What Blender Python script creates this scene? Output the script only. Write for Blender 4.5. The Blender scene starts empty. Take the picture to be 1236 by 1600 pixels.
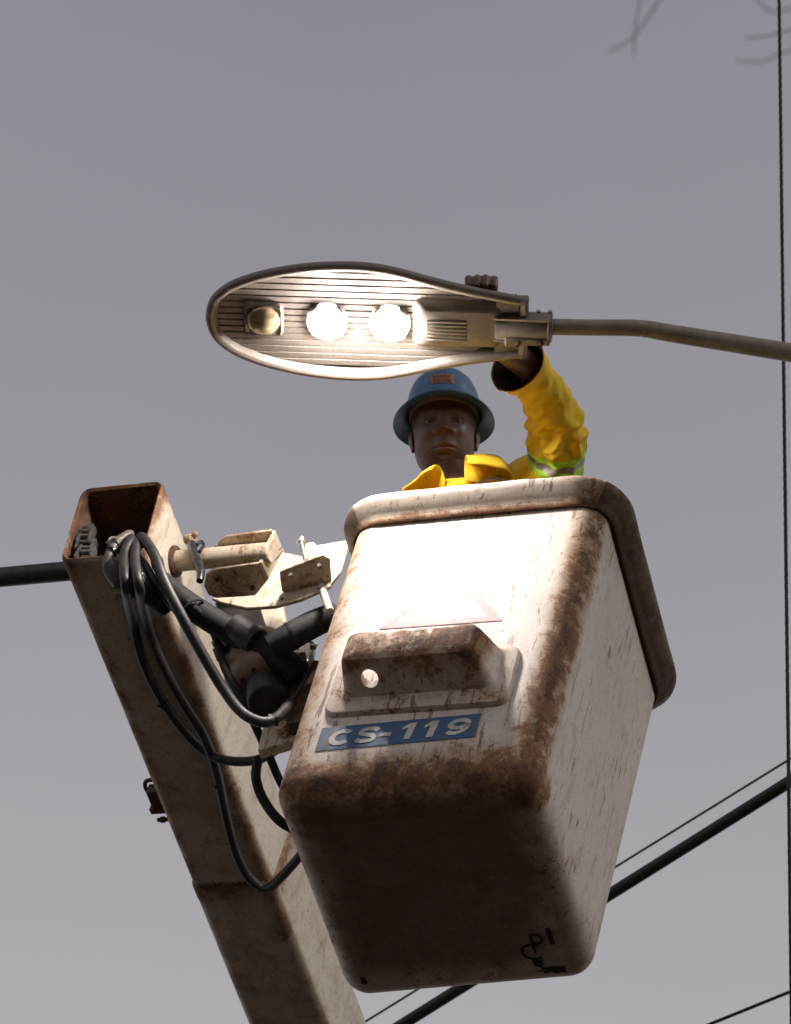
import bpy, bmesh, math, random
from mathutils import Vector, Matrix, noise
random.seed(7)
R = math.radians
SC = bpy.context.scene
COL = SC.collection

# ------------------------------------------------------------------ camera
cam_data = bpy.data.cameras.new('camera')
cam = bpy.data.objects.new('camera', cam_data); COL.objects.link(cam)
cam.location = (0, 0, 1.65)
cam.rotation_euler = (R(90 + 49), 0, 0)
cam_data.sensor_fit = 'VERTICAL'; cam_data.sensor_height = 36; cam_data.sensor_width = 36
cam_data.lens = 98.905
cam_data.clip_start = 0.05; cam_data.clip_end = 2000
cam_data.dof.use_dof = True; cam_data.dof.focus_distance = 6.45; cam_data.dof.aperture_fstop = 9
SC.camera = cam
SC.render.resolution_x, SC.render.resolution_y = 791, 1024

# ------------------------------------------------------------------ dull, dusty sky and a weak veiled sun
SUN_EL, SUN_AZ = R(30), R(112)          # azimuth measured clockwise from +Y: off to the right, a little behind the camera
world = bpy.data.worlds.new('World'); SC.world = world; world.use_nodes = True
nt = world.node_tree; nt.nodes.clear()
def wn(t, **kw):
    n = nt.nodes.new(t)
    for k, v in kw.items(): setattr(n, k, v)
    return n
wo = wn('ShaderNodeOutputWorld'); bg = wn('ShaderNodeBackground'); bg2 = wn('ShaderNodeBackground'); add = wn('ShaderNodeAddShader')
sky = wn('ShaderNodeTexSky', sky_type='NISHITA'); sky.sun_disc = False
sky.sun_elevation = SUN_EL; sky.sun_rotation = SUN_AZ; sky.dust_density = 8; sky.air_density = 1; sky.ozone_density = 1
hsv = wn('ShaderNodeHueSaturation'); hsv.inputs['Saturation'].default_value = 0.25
nt.links.new(sky.outputs[0], hsv.inputs['Color']); nt.links.new(hsv.outputs[0], bg.inputs[0]); bg.inputs[1].default_value = 0.006
tc = wn('ShaderNodeTexCoord'); sep = wn('ShaderNodeSeparateXYZ'); ramp = wn('ShaderNodeValToRGB')
nt.links.new(tc.outputs['Generated'], sep.inputs[0]); nt.links.new(sep.outputs['Z'], ramp.inputs[0])
cr = ramp.color_ramp; cr.interpolation = 'EASE'
cr.interpolation = 'LINEAR'
def stop(p, c):
    e = cr.elements.new(p); e.color = (*c, 1)
cr.elements[0].position = 0.0; cr.elements[0].color = (.575, .56, .585, 1)
cr.elements[1].position = 1.0; cr.elements[1].color = (.192, .186, .214, 1)
stop(.45, (.498, .488, .510)); stop(.625, (.402, .389, .412)); stop(.75, (.307, .296, .326)); stop(.86, (.253, .244, .277))
cn = wn('ShaderNodeTexNoise'); cn.inputs['Scale'].default_value = 2.2; cn.inputs['Detail'].default_value = 5; nt.links.new(tc.outputs['Generated'], cn.inputs['Vector'])
cmr = wn('ShaderNodeMapRange'); cmr.inputs[3].default_value = .955; cmr.inputs[4].default_value = 1.045; cmr.inputs[1].default_value = .3; cmr.inputs[2].default_value = .7; nt.links.new(cn.outputs[0], cmr.inputs[0])
cmul = wn('ShaderNodeVectorMath', operation='SCALE'); nt.links.new(ramp.outputs[0], cmul.inputs[0]); nt.links.new(cmr.outputs[0], cmul.inputs['Scale'])
nt.links.new(cmul.outputs[0], bg2.inputs[0]); bg2.inputs[1].default_value = 1.0
nt.links.new(bg.outputs[0], add.inputs[0]); nt.links.new(bg2.outputs[0], add.inputs[1]); nt.links.new(add.outputs[0], wo.inputs[0])

sd = bpy.data.lights.new('sun', 'SUN'); sd.energy = 0.42; sd.angle = R(14); sd.color = (1.0, .93, .85)
sun = bpy.data.objects.new('sun', sd); COL.objects.link(sun)
sdir = Vector((math.sin(SUN_AZ) * math.cos(SUN_EL), math.cos(SUN_AZ) * math.cos(SUN_EL), math.sin(SUN_EL)))
sun.rotation_euler = sdir.to_track_quat('Z', 'Y').to_euler(); sun.location = (8, -3, 14)

SC.view_settings.view_transform = 'Standard'; SC.view_settings.look = 'None'
SC.view_settings.exposure = 0; SC.view_settings.gamma = 1; SC.view_settings.use_curve_mapping = False
SC.cycles.use_denoising = True; SC.cycles.sample_clamp_indirect = 6; SC.cycles.max_bounces = 6
SC.cycles.caustics_reflective = False; SC.cycles.caustics_refractive = False

# ------------------------------------------------------------------ materials
def new_mat(name):
    m = bpy.data.materials.new(name); m.use_nodes = True
    t = m.node_tree; b = t.nodes['Principled BSDF']
    return m, t, b
class NT:
    """small helper to wire shader nodes"""
    def __init__(s, t): s.t = t
    def n(s, kind, **kw):
        x = s.t.nodes.new(kind)
        for k, v in kw.items(): setattr(x, k, v)
        return x
    def coord(s, scale=(1, 1, 1), rot=(0, 0, 0), kind='Object'):
        c = s.n('ShaderNodeTexCoord'); mp = s.n('ShaderNodeMapping')
        mp.inputs['Scale'].default_value = scale; mp.inputs['Rotation'].default_value = rot
        s.t.links.new(c.outputs[kind], mp.inputs[0]); return mp.outputs[0]
    def noise(s, scale, detail=5, rough=.6, dist=0, vec=None, out=0):
        x = s.n('ShaderNodeTexNoise'); x.inputs['Scale'].default_value = scale; x.inputs['Detail'].default_value = detail
        x.inputs['Roughness'].default_value = rough; x.inputs['Distortion'].default_value = dist
        s.t.links.new(vec if vec is not None else s.coord(), x.inputs['Vector']); return x.outputs[out]
    def voro(s, scale, vec=None, feature='DISTANCE_TO_EDGE'):
        x = s.n('ShaderNodeTexVoronoi', feature=feature); x.inputs['Scale'].default_value = scale
        s.t.links.new(vec if vec is not None else s.coord(), x.inputs['Vector']); return x.outputs['Distance']
    def math(s, op, a, b=None, clamp=False):
        x = s.n('ShaderNodeMath', operation=op); x.use_clamp = clamp
        for i, v in enumerate((a, b)):
            if v is None: continue
            if isinstance(v, (int, float)): x.inputs[i].default_value = v
            else: s.t.links.new(v, x.inputs[i])
        return x.outputs[0]
    def step(s, v, lo, hi):
        x = s.n('ShaderNodeMapRange'); x.interpolation_type = 'SMOOTHSTEP'
        s.t.links.new(v, x.inputs[0]); x.inputs[1].default_value = lo; x.inputs[2].default_value = hi; return x.outputs[0]
    def mix(s, f, a, b):
        x = s.n('ShaderNodeMix', data_type='RGBA')
        for sock, v in ((x.inputs[0], f), (x.inputs[6], a), (x.inputs[7], b)):
            if isinstance(v, (int, float)): sock.default_value = v
            elif isinstance(v, tuple): sock.default_value = (*v, 1)
            else: s.t.links.new(v, sock)
        return x.outputs[2]
    def attr(s, name):
        x = s.n('ShaderNodeAttribute'); x.attribute_name = name; return x.outputs['Fac']
    def bump(s, h, strength=.3, dist=.003):
        x = s.n('ShaderNodeBump'); x.inputs['Strength'].default_value = strength; x.inputs['Distance'].default_value = dist
        s.t.links.new(h, x.inputs['Height']); return x.outputs[0]
    def link(s, a, b): s.t.links.new(a, b)

def simple(name, col, rough=.5, metal=0, var=.25, scale=30, bump=.15, emit=None, dark=None):
    """base colour broken up by two noises, with fine relief"""
    m, t, b = new_mat(name); k = NT(t)
    n1 = k.noise(scale, 6, .65); n2 = k.noise(scale * .22, 3, .5)
    d = dark or tuple(c * (1 - var) for c in col)
    l = tuple(min(1, c * (1 + var * .5)) for c in col)
    c = k.mix(k.step(n1, .35, .65), d, l); c = k.mix(k.step(n2, .5, .72), c, tuple(x * (1 - var * .8) for x in col))
    k.link(c, b.inputs['Base Color']); b.inputs['Roughness'].default_value = rough; b.inputs['Metallic'].default_value = metal
    if bump: k.link(k.bump(n1, bump, .002), b.inputs['Normal'])
    return m

def rusty_paint(name, paint, rust=(.125, .05, .022), amount=.0, dirt=(.30, .22, .15), scale=14, rough=.55, scratch=True, grime='wear', chipc=(.06, .03, .018)):
    """old paint: blotchy dirt, rust that gathers where the 'wear' attribute is high, chips and scratches"""
    m, t, b = new_mat(name); k = NT(t)
    w = k.attr(grime); soot_dark = k.attr('soot_dark')
    n1 = k.noise(scale, 8, .68, .6); n2 = k.noise(scale * .25, 5, .55); n3 = k.noise(scale * 4.5, 6, .7, 1.0)
    st = k.noise(scale * .9, 6, .6, .4, vec=k.coord((2.0, 2.0, .8)))
    c = k.mix(k.step(n2, .42, .75), paint, tuple(p * .82 + d * .18 for p, d in zip(paint, dirt)))
    c = k.mix(k.math('MULTIPLY', k.step(st, .50, .76), .6), c, dirt)
    yel = k.math('ADD', k.math('MULTIPLY', w, .75), k.math('MULTIPLY', k.math('SUBTRACT', n1, .5), .9))
    c = k.mix(k.step(yel, .10 - amount, .70), c, (dirt[0] * .95, dirt[1] * .78, dirt[2] * .55))
    rs = k.math('ADD', k.math('MULTIPLY', w, .8), k.math('MULTIPLY', k.math('SUBTRACT', n1, .5), 1.9))
    rs = k.math('ADD', rs, k.math('MULTIPLY', k.math('SUBTRACT', n3, .5), 1.5))
    c = k.mix(k.math('MULTIPLY', k.step(rs, .46 - amount, .80 - amount), .92), c, k.mix(k.step(n3, .35, .65), rust, tuple(min(1, r_ * 1.7) for r_ in rust)))
    ch = k.math('ADD', k.math('MULTIPLY', w, .55), k.math('MULTIPLY', k.math('SUBTRACT', k.noise(scale * 1.5, 10, .78, .25, vec=k.coord((1.3, 1.3, .8), (.2, .15, 0))), .5), 2.0))
    chip = k.step(ch, .56 - amount, .68 - amount); c = k.mix(k.math('MULTIPLY', chip, .8), c, chipc)
    if scratch:
        msk = None
        for (sc_, rt, th) in (((55, 55, 7), (.3, .25, .1), .60), ((48, 48, 6), (-.5, .2, 0), .63), ((70, 30, 8), (.1, -.6, .4), .63), ((26, 26, 3.2), (.15, .1, 0), .64)):
            nz = k.noise(1.0, 5, .62, .5, vec=k.coord(sc_, rt)); q_ = k.step(nz, th, th + .05)
            msk = q_ if msk is None else k.math('MAXIMUM', msk, q_)
        msk = k.math('MULTIPLY', msk, k.step(k.noise(5, 4), .30, .55))
        c = k.mix(k.math('MULTIPLY', msk, .82), c, (.13, .07, .04))
    sp_ = k.noise(scale * 3.0, 7, .68, 1.2, vec=k.coord((1, 1, .7), (.5, .3, .2)))
    c = k.mix(k.math('MULTIPLY', k.step(sp_, .635, .68), .75), c, (.10, .055, .032))
    fine = k.noise(scale * 9, 6, .75, .3, vec=k.coord((1, 1, .85), (.3, .2, .1)))
    c = k.mix(k.math('MULTIPLY', k.step(fine, .52, .66), .55), c, (dirt[0] * .8, dirt[1] * .72, dirt[2] * .62))
    sn = k.math('ADD', soot_dark, k.math('MULTIPLY', k.math('SUBTRACT', n1, .5), .5))
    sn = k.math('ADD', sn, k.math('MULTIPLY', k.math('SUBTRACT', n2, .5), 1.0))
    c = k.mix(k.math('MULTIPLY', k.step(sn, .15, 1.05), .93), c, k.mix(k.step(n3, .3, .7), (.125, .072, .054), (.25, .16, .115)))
    k.link(c, b.inputs['Base Color'])
    k.link(k.math('ADD', rough, k.math('MULTIPLY', k.step(rs, .3, .7), .3)), b.inputs['Roughness'])
    h = k.math('SUBTRACT', k.math('MULTIPLY', n3, .4), chip)
    k.link(k.bump(k.math('ADD', h, k.math('MULTIPLY', n2, 3.0)), .35, .0025), b.inputs['Normal'])
    return m

M = {}
M['shell'] = rusty_paint('worn_white_fibreglass', (.64, .565, .50), dirt=(.36, .26, .175), amount=.03)
M['lip'] = rusty_paint('worn_lip_paint', (.50, .43, .36), amount=.05, dirt=(.34, .26, .18), scale=22)
M['lip_dark'] = rusty_paint('grimy_lip', (.21, .16, .115), amount=.02, dirt=(.12, .085, .055), rust=(.07, .04, .025), scale=16)
M['boom'] = rusty_paint('worn_boom_paint', (.70, .62, .50), amount=.04, dirt=(.30, .20, .13), scale=9, rough=.42, scratch=False)
M['bracket'] = rusty_paint('worn_bracket_paint', (.66, .58, .46), amount=.04, dirt=(.38, .27, .16), scale=26, rough=.42)
M['inside'] = simple('dark_boom_inside', (.06, .04, .03), .8, 0, .4, 40)
M['steel'] = simple('dull_steel', (.30, .28, .25), .42, .7, .3, 60)
M['darksteel'] = simple('dark_greasy_steel', (.07, .06, .058), .5, .5, .4, 30)
M['bright_steel'] = simple('bare_bright_steel', (.62, .60, .57), .3, .9, .3, 80)
M['rust'] = simple('rusted_steel', (.14, .075, .045), .8, .2, .5, 60, .4)
M['rubber'] = simple('black_rubber', (.013, .011, .010), .72, 0, .5, 50, .2)
M['hose'] = simple('grey_black_hose', (.032, .026, .024), .5, 0, .4, 45, .25)
M['hose_lit'] = simple('lit_hose', (.16, .13, .11), .5, 0, .35, 60, .25)  # lighter copy of the hose colour, a lit look painted in
M['tape'] = simple('shiny_black_tape', (.03, .028, .03), .22, 0, .4, 90, .5)
M['cloth'] = simple('frayed_cloth', (.42, .28, .17), .9, 0, .5, 160, .6)
M['plate_blue'] = rusty_paint('blue_sticker', (.045, .105, .21), amount=-.12, dirt=(.06, .10, .16), scale=34, scratch=True)
M['letter'] = simple('faded_letter_white', (.55, .53, .48), .55, 0, .3, 70, .1)
M['decal'] = rusty_paint('faded_triangle_white', (.66, .60, .55), amount=-.1, dirt=(.5, .4, .34), scale=30)
M['decal_red'] = rusty_paint('faded_triangle_red', (.42, .11, .10), amount=-.1, dirt=(.5, .36, .30), scale=30)
M['mark'] = simple('black_marker', (.02, .015, .012), .7, 0, .4, 60)
M['lamp_body'] = simple('cast_aluminium_paint', (.225, .195, .17), .45, .15, .14, 120, .08)
M['lamp_fin'] = simple('lamp_fin_aluminium', (.25, .215, .19), .55, .1, .16, 120, .08)
M['lamp_dark'] = simple('lamp_louvre_dark', (.10, .085, .08), .5, .2, .2, 120)
M['pipe'] = simple('galvanised_pipe', (.28, .24, .185), .5, .1, .22, 40, .1)
M['cable'] = simple('black_cable', (.012, .009, .008), .6, 0, .3, 60)
M['wire'] = simple('brown_wire', (.05, .035, .03), .6, .2, .4, 80)
M['helmet'] = simple('blue_helmet_shell', (.050, .125, .265), .36, 0, .25, 30, .05)
M['helmet_in'] = simple('helmet_lining', (.10, .065, .05), .6, 0, .3, 60)
M['patch'] = simple('orange_patch', (.42, .17, .07), .6, 0, .3, 120)
M['patch_dark'] = simple('patch_print', (.13, .075, .06), .6, 0, .3, 120)
M['jacket'] = simple('yellow_cotton', (.84, .54, .02), .85, 0, .08, 45, .12)
M['jacket_in'] = simple('jacket_inside_shade', (.07, .035, .02), .9, 0, .2, 60, .2)  # shade inside the sleeve, put into this dark colour
M['lime'] = simple('lime_reflective', (.50, .85, .05), .6, 0, .1, 90, .1)
M['silver'] = simple('grey_reflective_tape', (.33, .29, .28), .4, .2, .15, 120, .1)
M['trouser'] = simple('navy_trousers', (.03, .035, .06), .9, 0, .2, 50)
M['boot'] = simple('black_boots', (.02, .018, .016), .5, 0, .2, 50)
M['eye'] = simple('eye_white', (.14, .11, .10), .25, 0, .1, 200, 0)
M['iris'] = simple('eye_iris', (.02, .012, .008), .15, 0, .1, 200, 0)
M['palm_leaf'] = simple('dry_palm_leaf', (.13, .115, .05), .7, 0, .4, 30)
M['palm_bark'] = simple('palm_bark', (.16, .12, .09), .9, 0, .4, 25, .5)
M['asphalt'] = simple('asphalt', (.075, .058, .046), .9, 0, .3, 3.0, .3)

m, t, b = new_mat('brown_skin'); k = NT(t)
n1 = k.noise(55, 5, .6); n2 = k.noise(12, 3)
c = k.mix(k.step(n1, .3, .7), (.085, .036, .02), (.12, .054, .03)); c = k.mix(k.step(n2, .5, .7), c, (.13, .055, .03))
lip = k.attr('lip'); c = k.mix(lip, c, (.17, .075, .055))
k.link(c, b.inputs['Base Color']); b.inputs['Roughness'].default_value = .42
b.inputs['Subsurface Weight'].default_value = .12; b.inputs['Subsurface Radius'].default_value = (.012, .005, .003); b.inputs['Subsurface Scale'].default_value = .4
k.link(k.bump(k.noise(420, 3), .12, .0008), b.inputs['Normal']); M['skin'] = m

m, t, b = new_mat('lit_lens'); b.inputs['Base Color'].default_value = (1, 1, 1, 1)
b.inputs['Emission Color'].default_value = (1.0, .93, .88, 1); k = NT(t); geo = k.n('ShaderNodeNewGeometry'); sp = k.n('ShaderNodeSeparateXYZ'); k.link(geo.outputs['Normal'], sp.inputs[0])
k.link(k.math('ADD', 4.0, k.math('MULTIPLY', k.step(k.math('MULTIPLY', sp.outputs['Z'], -1.0), .30, .82), 660.0)), b.inputs['Emission Strength']); M['lit'] = m     # the lens throws its light downwards

m, t, b = new_mat('unlit_lens'); k = NT(t)
wv_ = k.n('ShaderNodeTexNoise'); wv_.inputs['Scale'].default_value = 18; k.link(k.coord((1, 4, 1)), wv_.inputs['Vector'])
k.link(k.mix(k.step(wv_.outputs[0], .3, .7), (.30, .22, .12), (.62, .50, .33)), b.inputs['Base Color']); b.inputs['Roughness'].default_value = .12; b.inputs['Metallic'].default_value = .55
b.inputs['Coat Weight'].default_value = .8; b.inputs['Coat Roughness'].default_value = .04; M['glass'] = m
m, t, b = new_mat('gold_reflector'); b.inputs['Base Color'].default_value = (.70, .52, .28, 1); b.inputs['Metallic'].default_value = .9; b.inputs['Roughness'].default_value = .22; M['gold'] = m

# ------------------------------------------------------------------ mesh helpers
class MB:
    """collects shapes; build() links them as one mesh object"""
    def __init__(s): s.v = []; s.f = []; s.at = {}
    def addv(s, pts): i = len(s.v); s.v += [tuple(p) for p in pts]; return i
    def loft(s, rings, close=True, cap0=False, cap1=False, loop=False):
        n = len(rings[0]); b0 = s.addv([p for r in rings for p in r]); m = len(rings)
        for i in range(m if loop else m - 1):
            j = (i + 1) % m
            for a in range(n if close else n - 1):
                c = (a + 1) % n
                s.f.append((b0 + i * n + a, b0 + i * n + c, b0 + j * n + c, b0 + j * n + a))
        if cap0: s.f.append(tuple(b0 + a for a in range(n))[::-1])
        if cap1: s.f.append(tuple(b0 + (m - 1) * n + a for a in range(n)))
        return s
    def tube(s, path, r, seg=14, cap=True, sub=0):
        P = [Vector(p) for p in path]
        if sub: P = smooth_path(P, sub)
        n = len(P); rs = [r] * n if isinstance(r, (int, float)) else [r[min(len(r) - 1, int(i * len(r) / n))] if len(r) != n else r[i] for i in range(n)]
        if not isinstance(r, (int, float)) and len(r) != n:
            rs = [lerp_list(r, i / (n - 1)) for i in range(n)]
        rings = []; up = None
        for i, p in enumerate(P):
            tg = (P[min(i + 1, n - 1)] - P[max(i - 1, 0)]).normalized()
            if up is None:
                up = Vector((0, 0, 1)) if abs(tg.z) < .9 else Vector((1, 0, 0))
            u = (up - tg * up.dot(tg)).normalized(); w = tg.cross(u); up = u
            rings.append([p + (u * math.cos(a) + w * math.sin(a)) * rs[i] for a in [2 * math.pi * q / seg for q in range(seg)]])
        return s.loft(rings, True, cap, cap)
    def lathe(s, prof, o=(0, 0, 0), ax=(0, 0, 1), seg=28, sx=1, sy=1, loop=False):
        ax = Vector(ax).normalized(); u = ax.orthogonal().normalized(); w = ax.cross(u); o = Vector(o)
        return s.loft([[o + ax * z + (u * math.cos(a) * sx + w * math.sin(a) * sy) * max(r, 1e-5) for a in [2 * math.pi * q / seg for q in range(seg)]] for r, z in prof], loop=loop)
    def box(s, c, size, rot=None):
        c = Vector(c); h = Vector(size) / 2; q = []
        for x in (-1, 1):
            for y in (-1, 1):
                for z in (-1, 1):
                    d = Vector((x * h.x, y * h.y, z * h.z)); q.append(c + (rot @ d if rot else d))
        b = s.addv(q)
        for f in ((0, 1, 3, 2), (4, 6, 7, 5), (0, 4, 5, 1), (2, 3, 7, 6), (0, 2, 6, 4), (1, 5, 7, 3)): s.f.append(tuple(b + i for i in f))
        return s
    def slab(s, poly, off):
        """a polygon given some thickness along the vector off"""
        off = Vector(off); n = len(poly); a = s.addv(poly); b = s.addv([Vector(p) + off for p in poly])
        s.f.append(tuple(a + i for i in range(n))[::-1]); s.f.append(tuple(b + i for i in range(n)))
        for i in range(n): j = (i + 1) % n; s.f.append((a + i, a + j, b + j, b + i))
        return s
    def sphere(s, c, r, seg=16, ring=10, rot=None):
        c = Vector(c); r = Vector(r) if not isinstance(r, (int, float)) else Vector((r, r, r)); rings = []
        for i in range(ring + 1):
            th = math.pi * i / ring; rr = []
            for a in range(seg):
                ph = 2 * math.pi * a / seg
                d = Vector((r.x * max(math.sin(th), 1e-4) * math.cos(ph), r.y * max(math.sin(th), 1e-4) * math.sin(ph), r.z * math.cos(th)))
                rr.append(c + (rot @ d if rot else d))
            rings.append(rr)
        return s.loft(rings, True, True, True)
    def mesh(s, name, flip=None):
        me = bpy.data.meshes.new(name); me.from_pydata([tuple(v) for v in s.v], [], s.f)
        bm = bmesh.new(); bm.from_mesh(me); bmesh.ops.recalc_face_normals(bm, faces=bm.faces)
        if flip and sum((f.normal.dot(Vector(flip)) * f.calc_area() for f in bm.faces)) < 0: bmesh.ops.reverse_faces(bm, faces=bm.faces)
        bm.to_mesh(me); bm.free()
        return me
    def build(s, name, mat, parent=None, smooth=40, bevel=0, attrs=None, flip=None):
        me = s.mesh(name, flip)
        return link(name, me, mat, parent, smooth, bevel, attrs)

def lerp_list(l, t):
    x = t * (len(l) - 1); i = min(int(x), len(l) - 2); return l[i] + (l[i + 1] - l[i]) * (x - i)
def smooth_path(P, sub):
    """Catmull-Rom through the points"""
    P = [Vector(p) for p in P]; out = []
    for i in range(len(P) - 1):
        p0, p1, p2, p3 = P[max(i - 1, 0)], P[i], P[i + 1], P[min(i + 2, len(P) - 1)]
        for q in range(sub):
            t = q / sub
            out.append(.5 * ((2 * p1) + (p2 - p0) * t + (2 * p0 - 5 * p1 + 4 * p2 - p3) * t * t + (3 * p1 - p0 - 3 * p2 + p3) * t ** 3))
    out.append(P[-1]); return out

ORIGIN = {}     # coordinates of a thing's base in the frame its parts are given in
def root_of(o):
    while o.parent: o = o.parent
    return o
def link(name, me, mat, parent=None, smooth=40, bevel=0, attrs=None):
    o = bpy.data.objects.new(name, me); COL.objects.link(o)
    if mat: me.materials.append(M[mat])
    if attrs:
        for an, fn in attrs.items():
            a = me.attributes.new(an, 'FLOAT', 'POINT')
            for i, v in enumerate(me.vertices): a.data[i].value = fn(v.co)
    if parent is not None:
        base = ORIGIN[root_of(parent).name]; me.transform(Matrix.Translation(-base)); o.parent = parent
    if smooth is not None:
        me.polygons.foreach_set('use_smooth', [True] * len(me.polygons)); me.set_sharp_from_angle(angle=R(smooth))
    if bevel:
        md = o.modifiers.new('bevel', 'BEVEL'); md.width = bevel; md.segments = 2; md.limit_method = 'ANGLE'; md.angle_limit = R(35)
    return o
def thing(name, label, cat, base, rot=None, frame_origin=None, group=None):
    """an Empty at the thing's base; rot/frame_origin place a tilted frame (the lift's) in the world"""
    o = bpy.data.objects.new(name, None); COL.objects.link(o); o.empty_display_size = .1
    o['label'] = label; o['category'] = cat
    if group: o['group'] = group
    base = Vector(base); ORIGIN[o.name] = base
    if rot is not None:
        o.matrix_world = Matrix.Translation(Vector(frame_origin) + rot @ base) @ rot.to_4x4()
    else: o.location = base
    return o
def tag(o, label, cat, group=None):
    o['label'] = label; o['category'] = cat
    if group: o['group'] = group
    return o
def child_copy(o, delta, parent):
    c = o.copy(); COL.objects.link(c); c.parent = parent; c.location = o.location + Vector(delta); return c

LIFT = Matrix([[0.945217, 0.256032, 0.202518], [-0.273112, 0.960048, 0.060968], [-0.178817, -0.112938, 0.977379]])        # the lift leans about 12 degrees
LIFT_O = (0.0052, 4.3745, 5.7974)

# ------------------------------------------------------------------ ground
g = MB(); g.v = [(-300, -300, 0), (300, -300, 0), (300, 300, 0), (-300, 300, 0)]; g.f = [(0, 1, 2, 3)]
ground = g.build('ground', 'asphalt', None, None); ground['kind'] = 'structure'

# ------------------------------------------------------------------ the bucket
def rrect(x0, x1, y0, y1, r, nc=10, ns=26):
    """rounded rectangle, returned as (x, y, nx, ny)"""
    out = []
    cs = [(x1 - r, y0 + r, -90), (x1 - r, y1 - r, 0), (x0 + r, y1 - r, 90), (x0 + r, y0 + r, 180)]
    for i, (cx, cy, a0) in enumerate(cs):
        for q in range(nc + 1):
            a = R(a0 + 90 * q / nc); out.append((cx + r * math.cos(a), cy + r * math.sin(a), math.cos(a), math.sin(a)))
        nx_, ny_, na = cs[(i + 1) % 4]; a = R(a0 + 90)
        p = (cx + r * math.cos(a), cy + r * math.sin(a)); q2 = (nx_ + r * math.cos(R(na)), ny_ + r * math.sin(R(na)))
        for q in range(1, ns): t = q / ns; out.append((p[0] + (q2[0] - p[0]) * t, p[1] + (q2[1] - p[1]) * t, math.cos(a), math.sin(a)))
    return out
def bucket_section(z):
    t = z / .93
    return (-.300 - .016 * t, .300 + .016 * t, .0 - .016 * t, .615 + .010 * t)
def skew(x, y, z):
    # the foot of the bucket is a little out of square
    return (x, y + .040 * (1 - z / .93) * max(0, y / .615) * (.3 - x) / .6, z)
def bucket_ring(z, inset=0, r=.062):
    x0, x1, y0, y1 = bucket_section(max(z, 0))
    return [skew(x, y, z) for x, y, _, _ in rrect(x0 + inset, x1 - inset, y0 + inset, y1 - inset, max(r - inset, .012))]

bucket = thing('aerial_lift_bucket', 'dirty white fibreglass lift bucket with blue CS-119 plate and worn rusty edges', 'lift bucket', (0, .3, 0), LIFT, LIFT_O)
bk = MB(); rings = []
BR = .05
for q in range(9):
    a = R(90 * q / 8); rings.append(bucket_ring(BR * (1 - math.cos(a)), BR * (1 - math.sin(a))))
for q in range(1, 41): rings.append(bucket_ring(BR + (.985 - BR) * q / 40))
for q in range(12): rings.append(bucket_ring(.985 - (.985 - .03) * q / 11, .009))
bk.loft(rings, True)
# closed floor, finely divided so that the grime has something to sit on
def floor_grid(mb, z, inset, n=30, r=.0121):
    x0, x1, y0, y1 = bucket_section(0)
    x0 += inset; x1 -= inset; y0 += inset; y1 -= inset; b0 = len(mb.v)
    ring = rrect(x0, x1, y0, y1, r); cx, cy = (x0 + x1) / 2, (y0 + y1) / 2
    mb.loft([[skew(cx + (x - cx) * s, cy + (y - cy) * s, z) for x, y, _, _ in ring] for s in [max(1e-4, 1 - q / n) for q in range(n + 1)]], True, False, True)
floor_grid(bk, 0, BR); floor_grid(bk, .03, .009, 6, .053)
def edge_d(p):
    x0, x1, y0, y1 = bucket_section(p.z)
    return x0, x1, y0, y1
def wear(p):
    x0, x1, y0, y1 = edge_d(p); v = 0
    fr = math.hypot(x1 - p.x, p.y - y0) ; fl = math.hypot(p.x - x0, p.y - y0); br = math.hypot(x1 - p.x, y1 - p.y)
    on_side = max(0, 1 - abs(p.y - y0 - .025) / .085) if x1 - p.x < .08 else 0
    wob = .014 * noise.noise(Vector((p.z * 7, 2.0, 0))); v = max(v, (.92 + .25 * noise.noise(Vector((p.z * 5, 9.0, 0)))) * math.exp(-(max(0, fr - .022 + wob) / (.050 + wob)) ** 2))
    v = max(v, .62 * math.exp(-(max(0, fl - .025) / .05) ** 2)); v = max(v, .45 * math.exp(-(max(0, br - .025) / .05) ** 2))
    low = math.exp(-((p.z - .035) / .075) ** 2)
    if p.y < .1: v = max(v, .86 * low)
    else: v = max(v, .42 * low)
    if p.y < .02 and p.z > .90: v = max(v, .25)
    if p.y < .02: v += .12 * max(0, 1 - p.z / .5)
    return v
def soot_dark(p):
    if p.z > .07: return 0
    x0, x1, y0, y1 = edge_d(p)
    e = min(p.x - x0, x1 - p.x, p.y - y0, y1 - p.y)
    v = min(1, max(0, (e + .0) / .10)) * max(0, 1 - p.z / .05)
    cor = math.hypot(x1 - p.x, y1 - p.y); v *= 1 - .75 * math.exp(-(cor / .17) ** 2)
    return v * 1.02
shell = bk.build('shell', 'shell', bucket, 50, attrs={'wear': wear, 'soot_dark': soot_dark})

# the rolled lip: a pale piece along the front and one side, a dark greasy piece round the rest
LIPP = [(.002, .950), (.006, .936), (.012, .934), (.016, .938), (.018, .950), (.026, .957), (.044, .980), (.050, .990), (.051, .998), (.047, 1.005), (.038, 1.008), (.012, 1.009), (-.010, 1.006), (-.014, .998), (-.014, .96), (-.010, .945)]
path = rrect(-.314, .314, -.014, .622, .075, 14, 40)
n = len(path)
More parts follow.
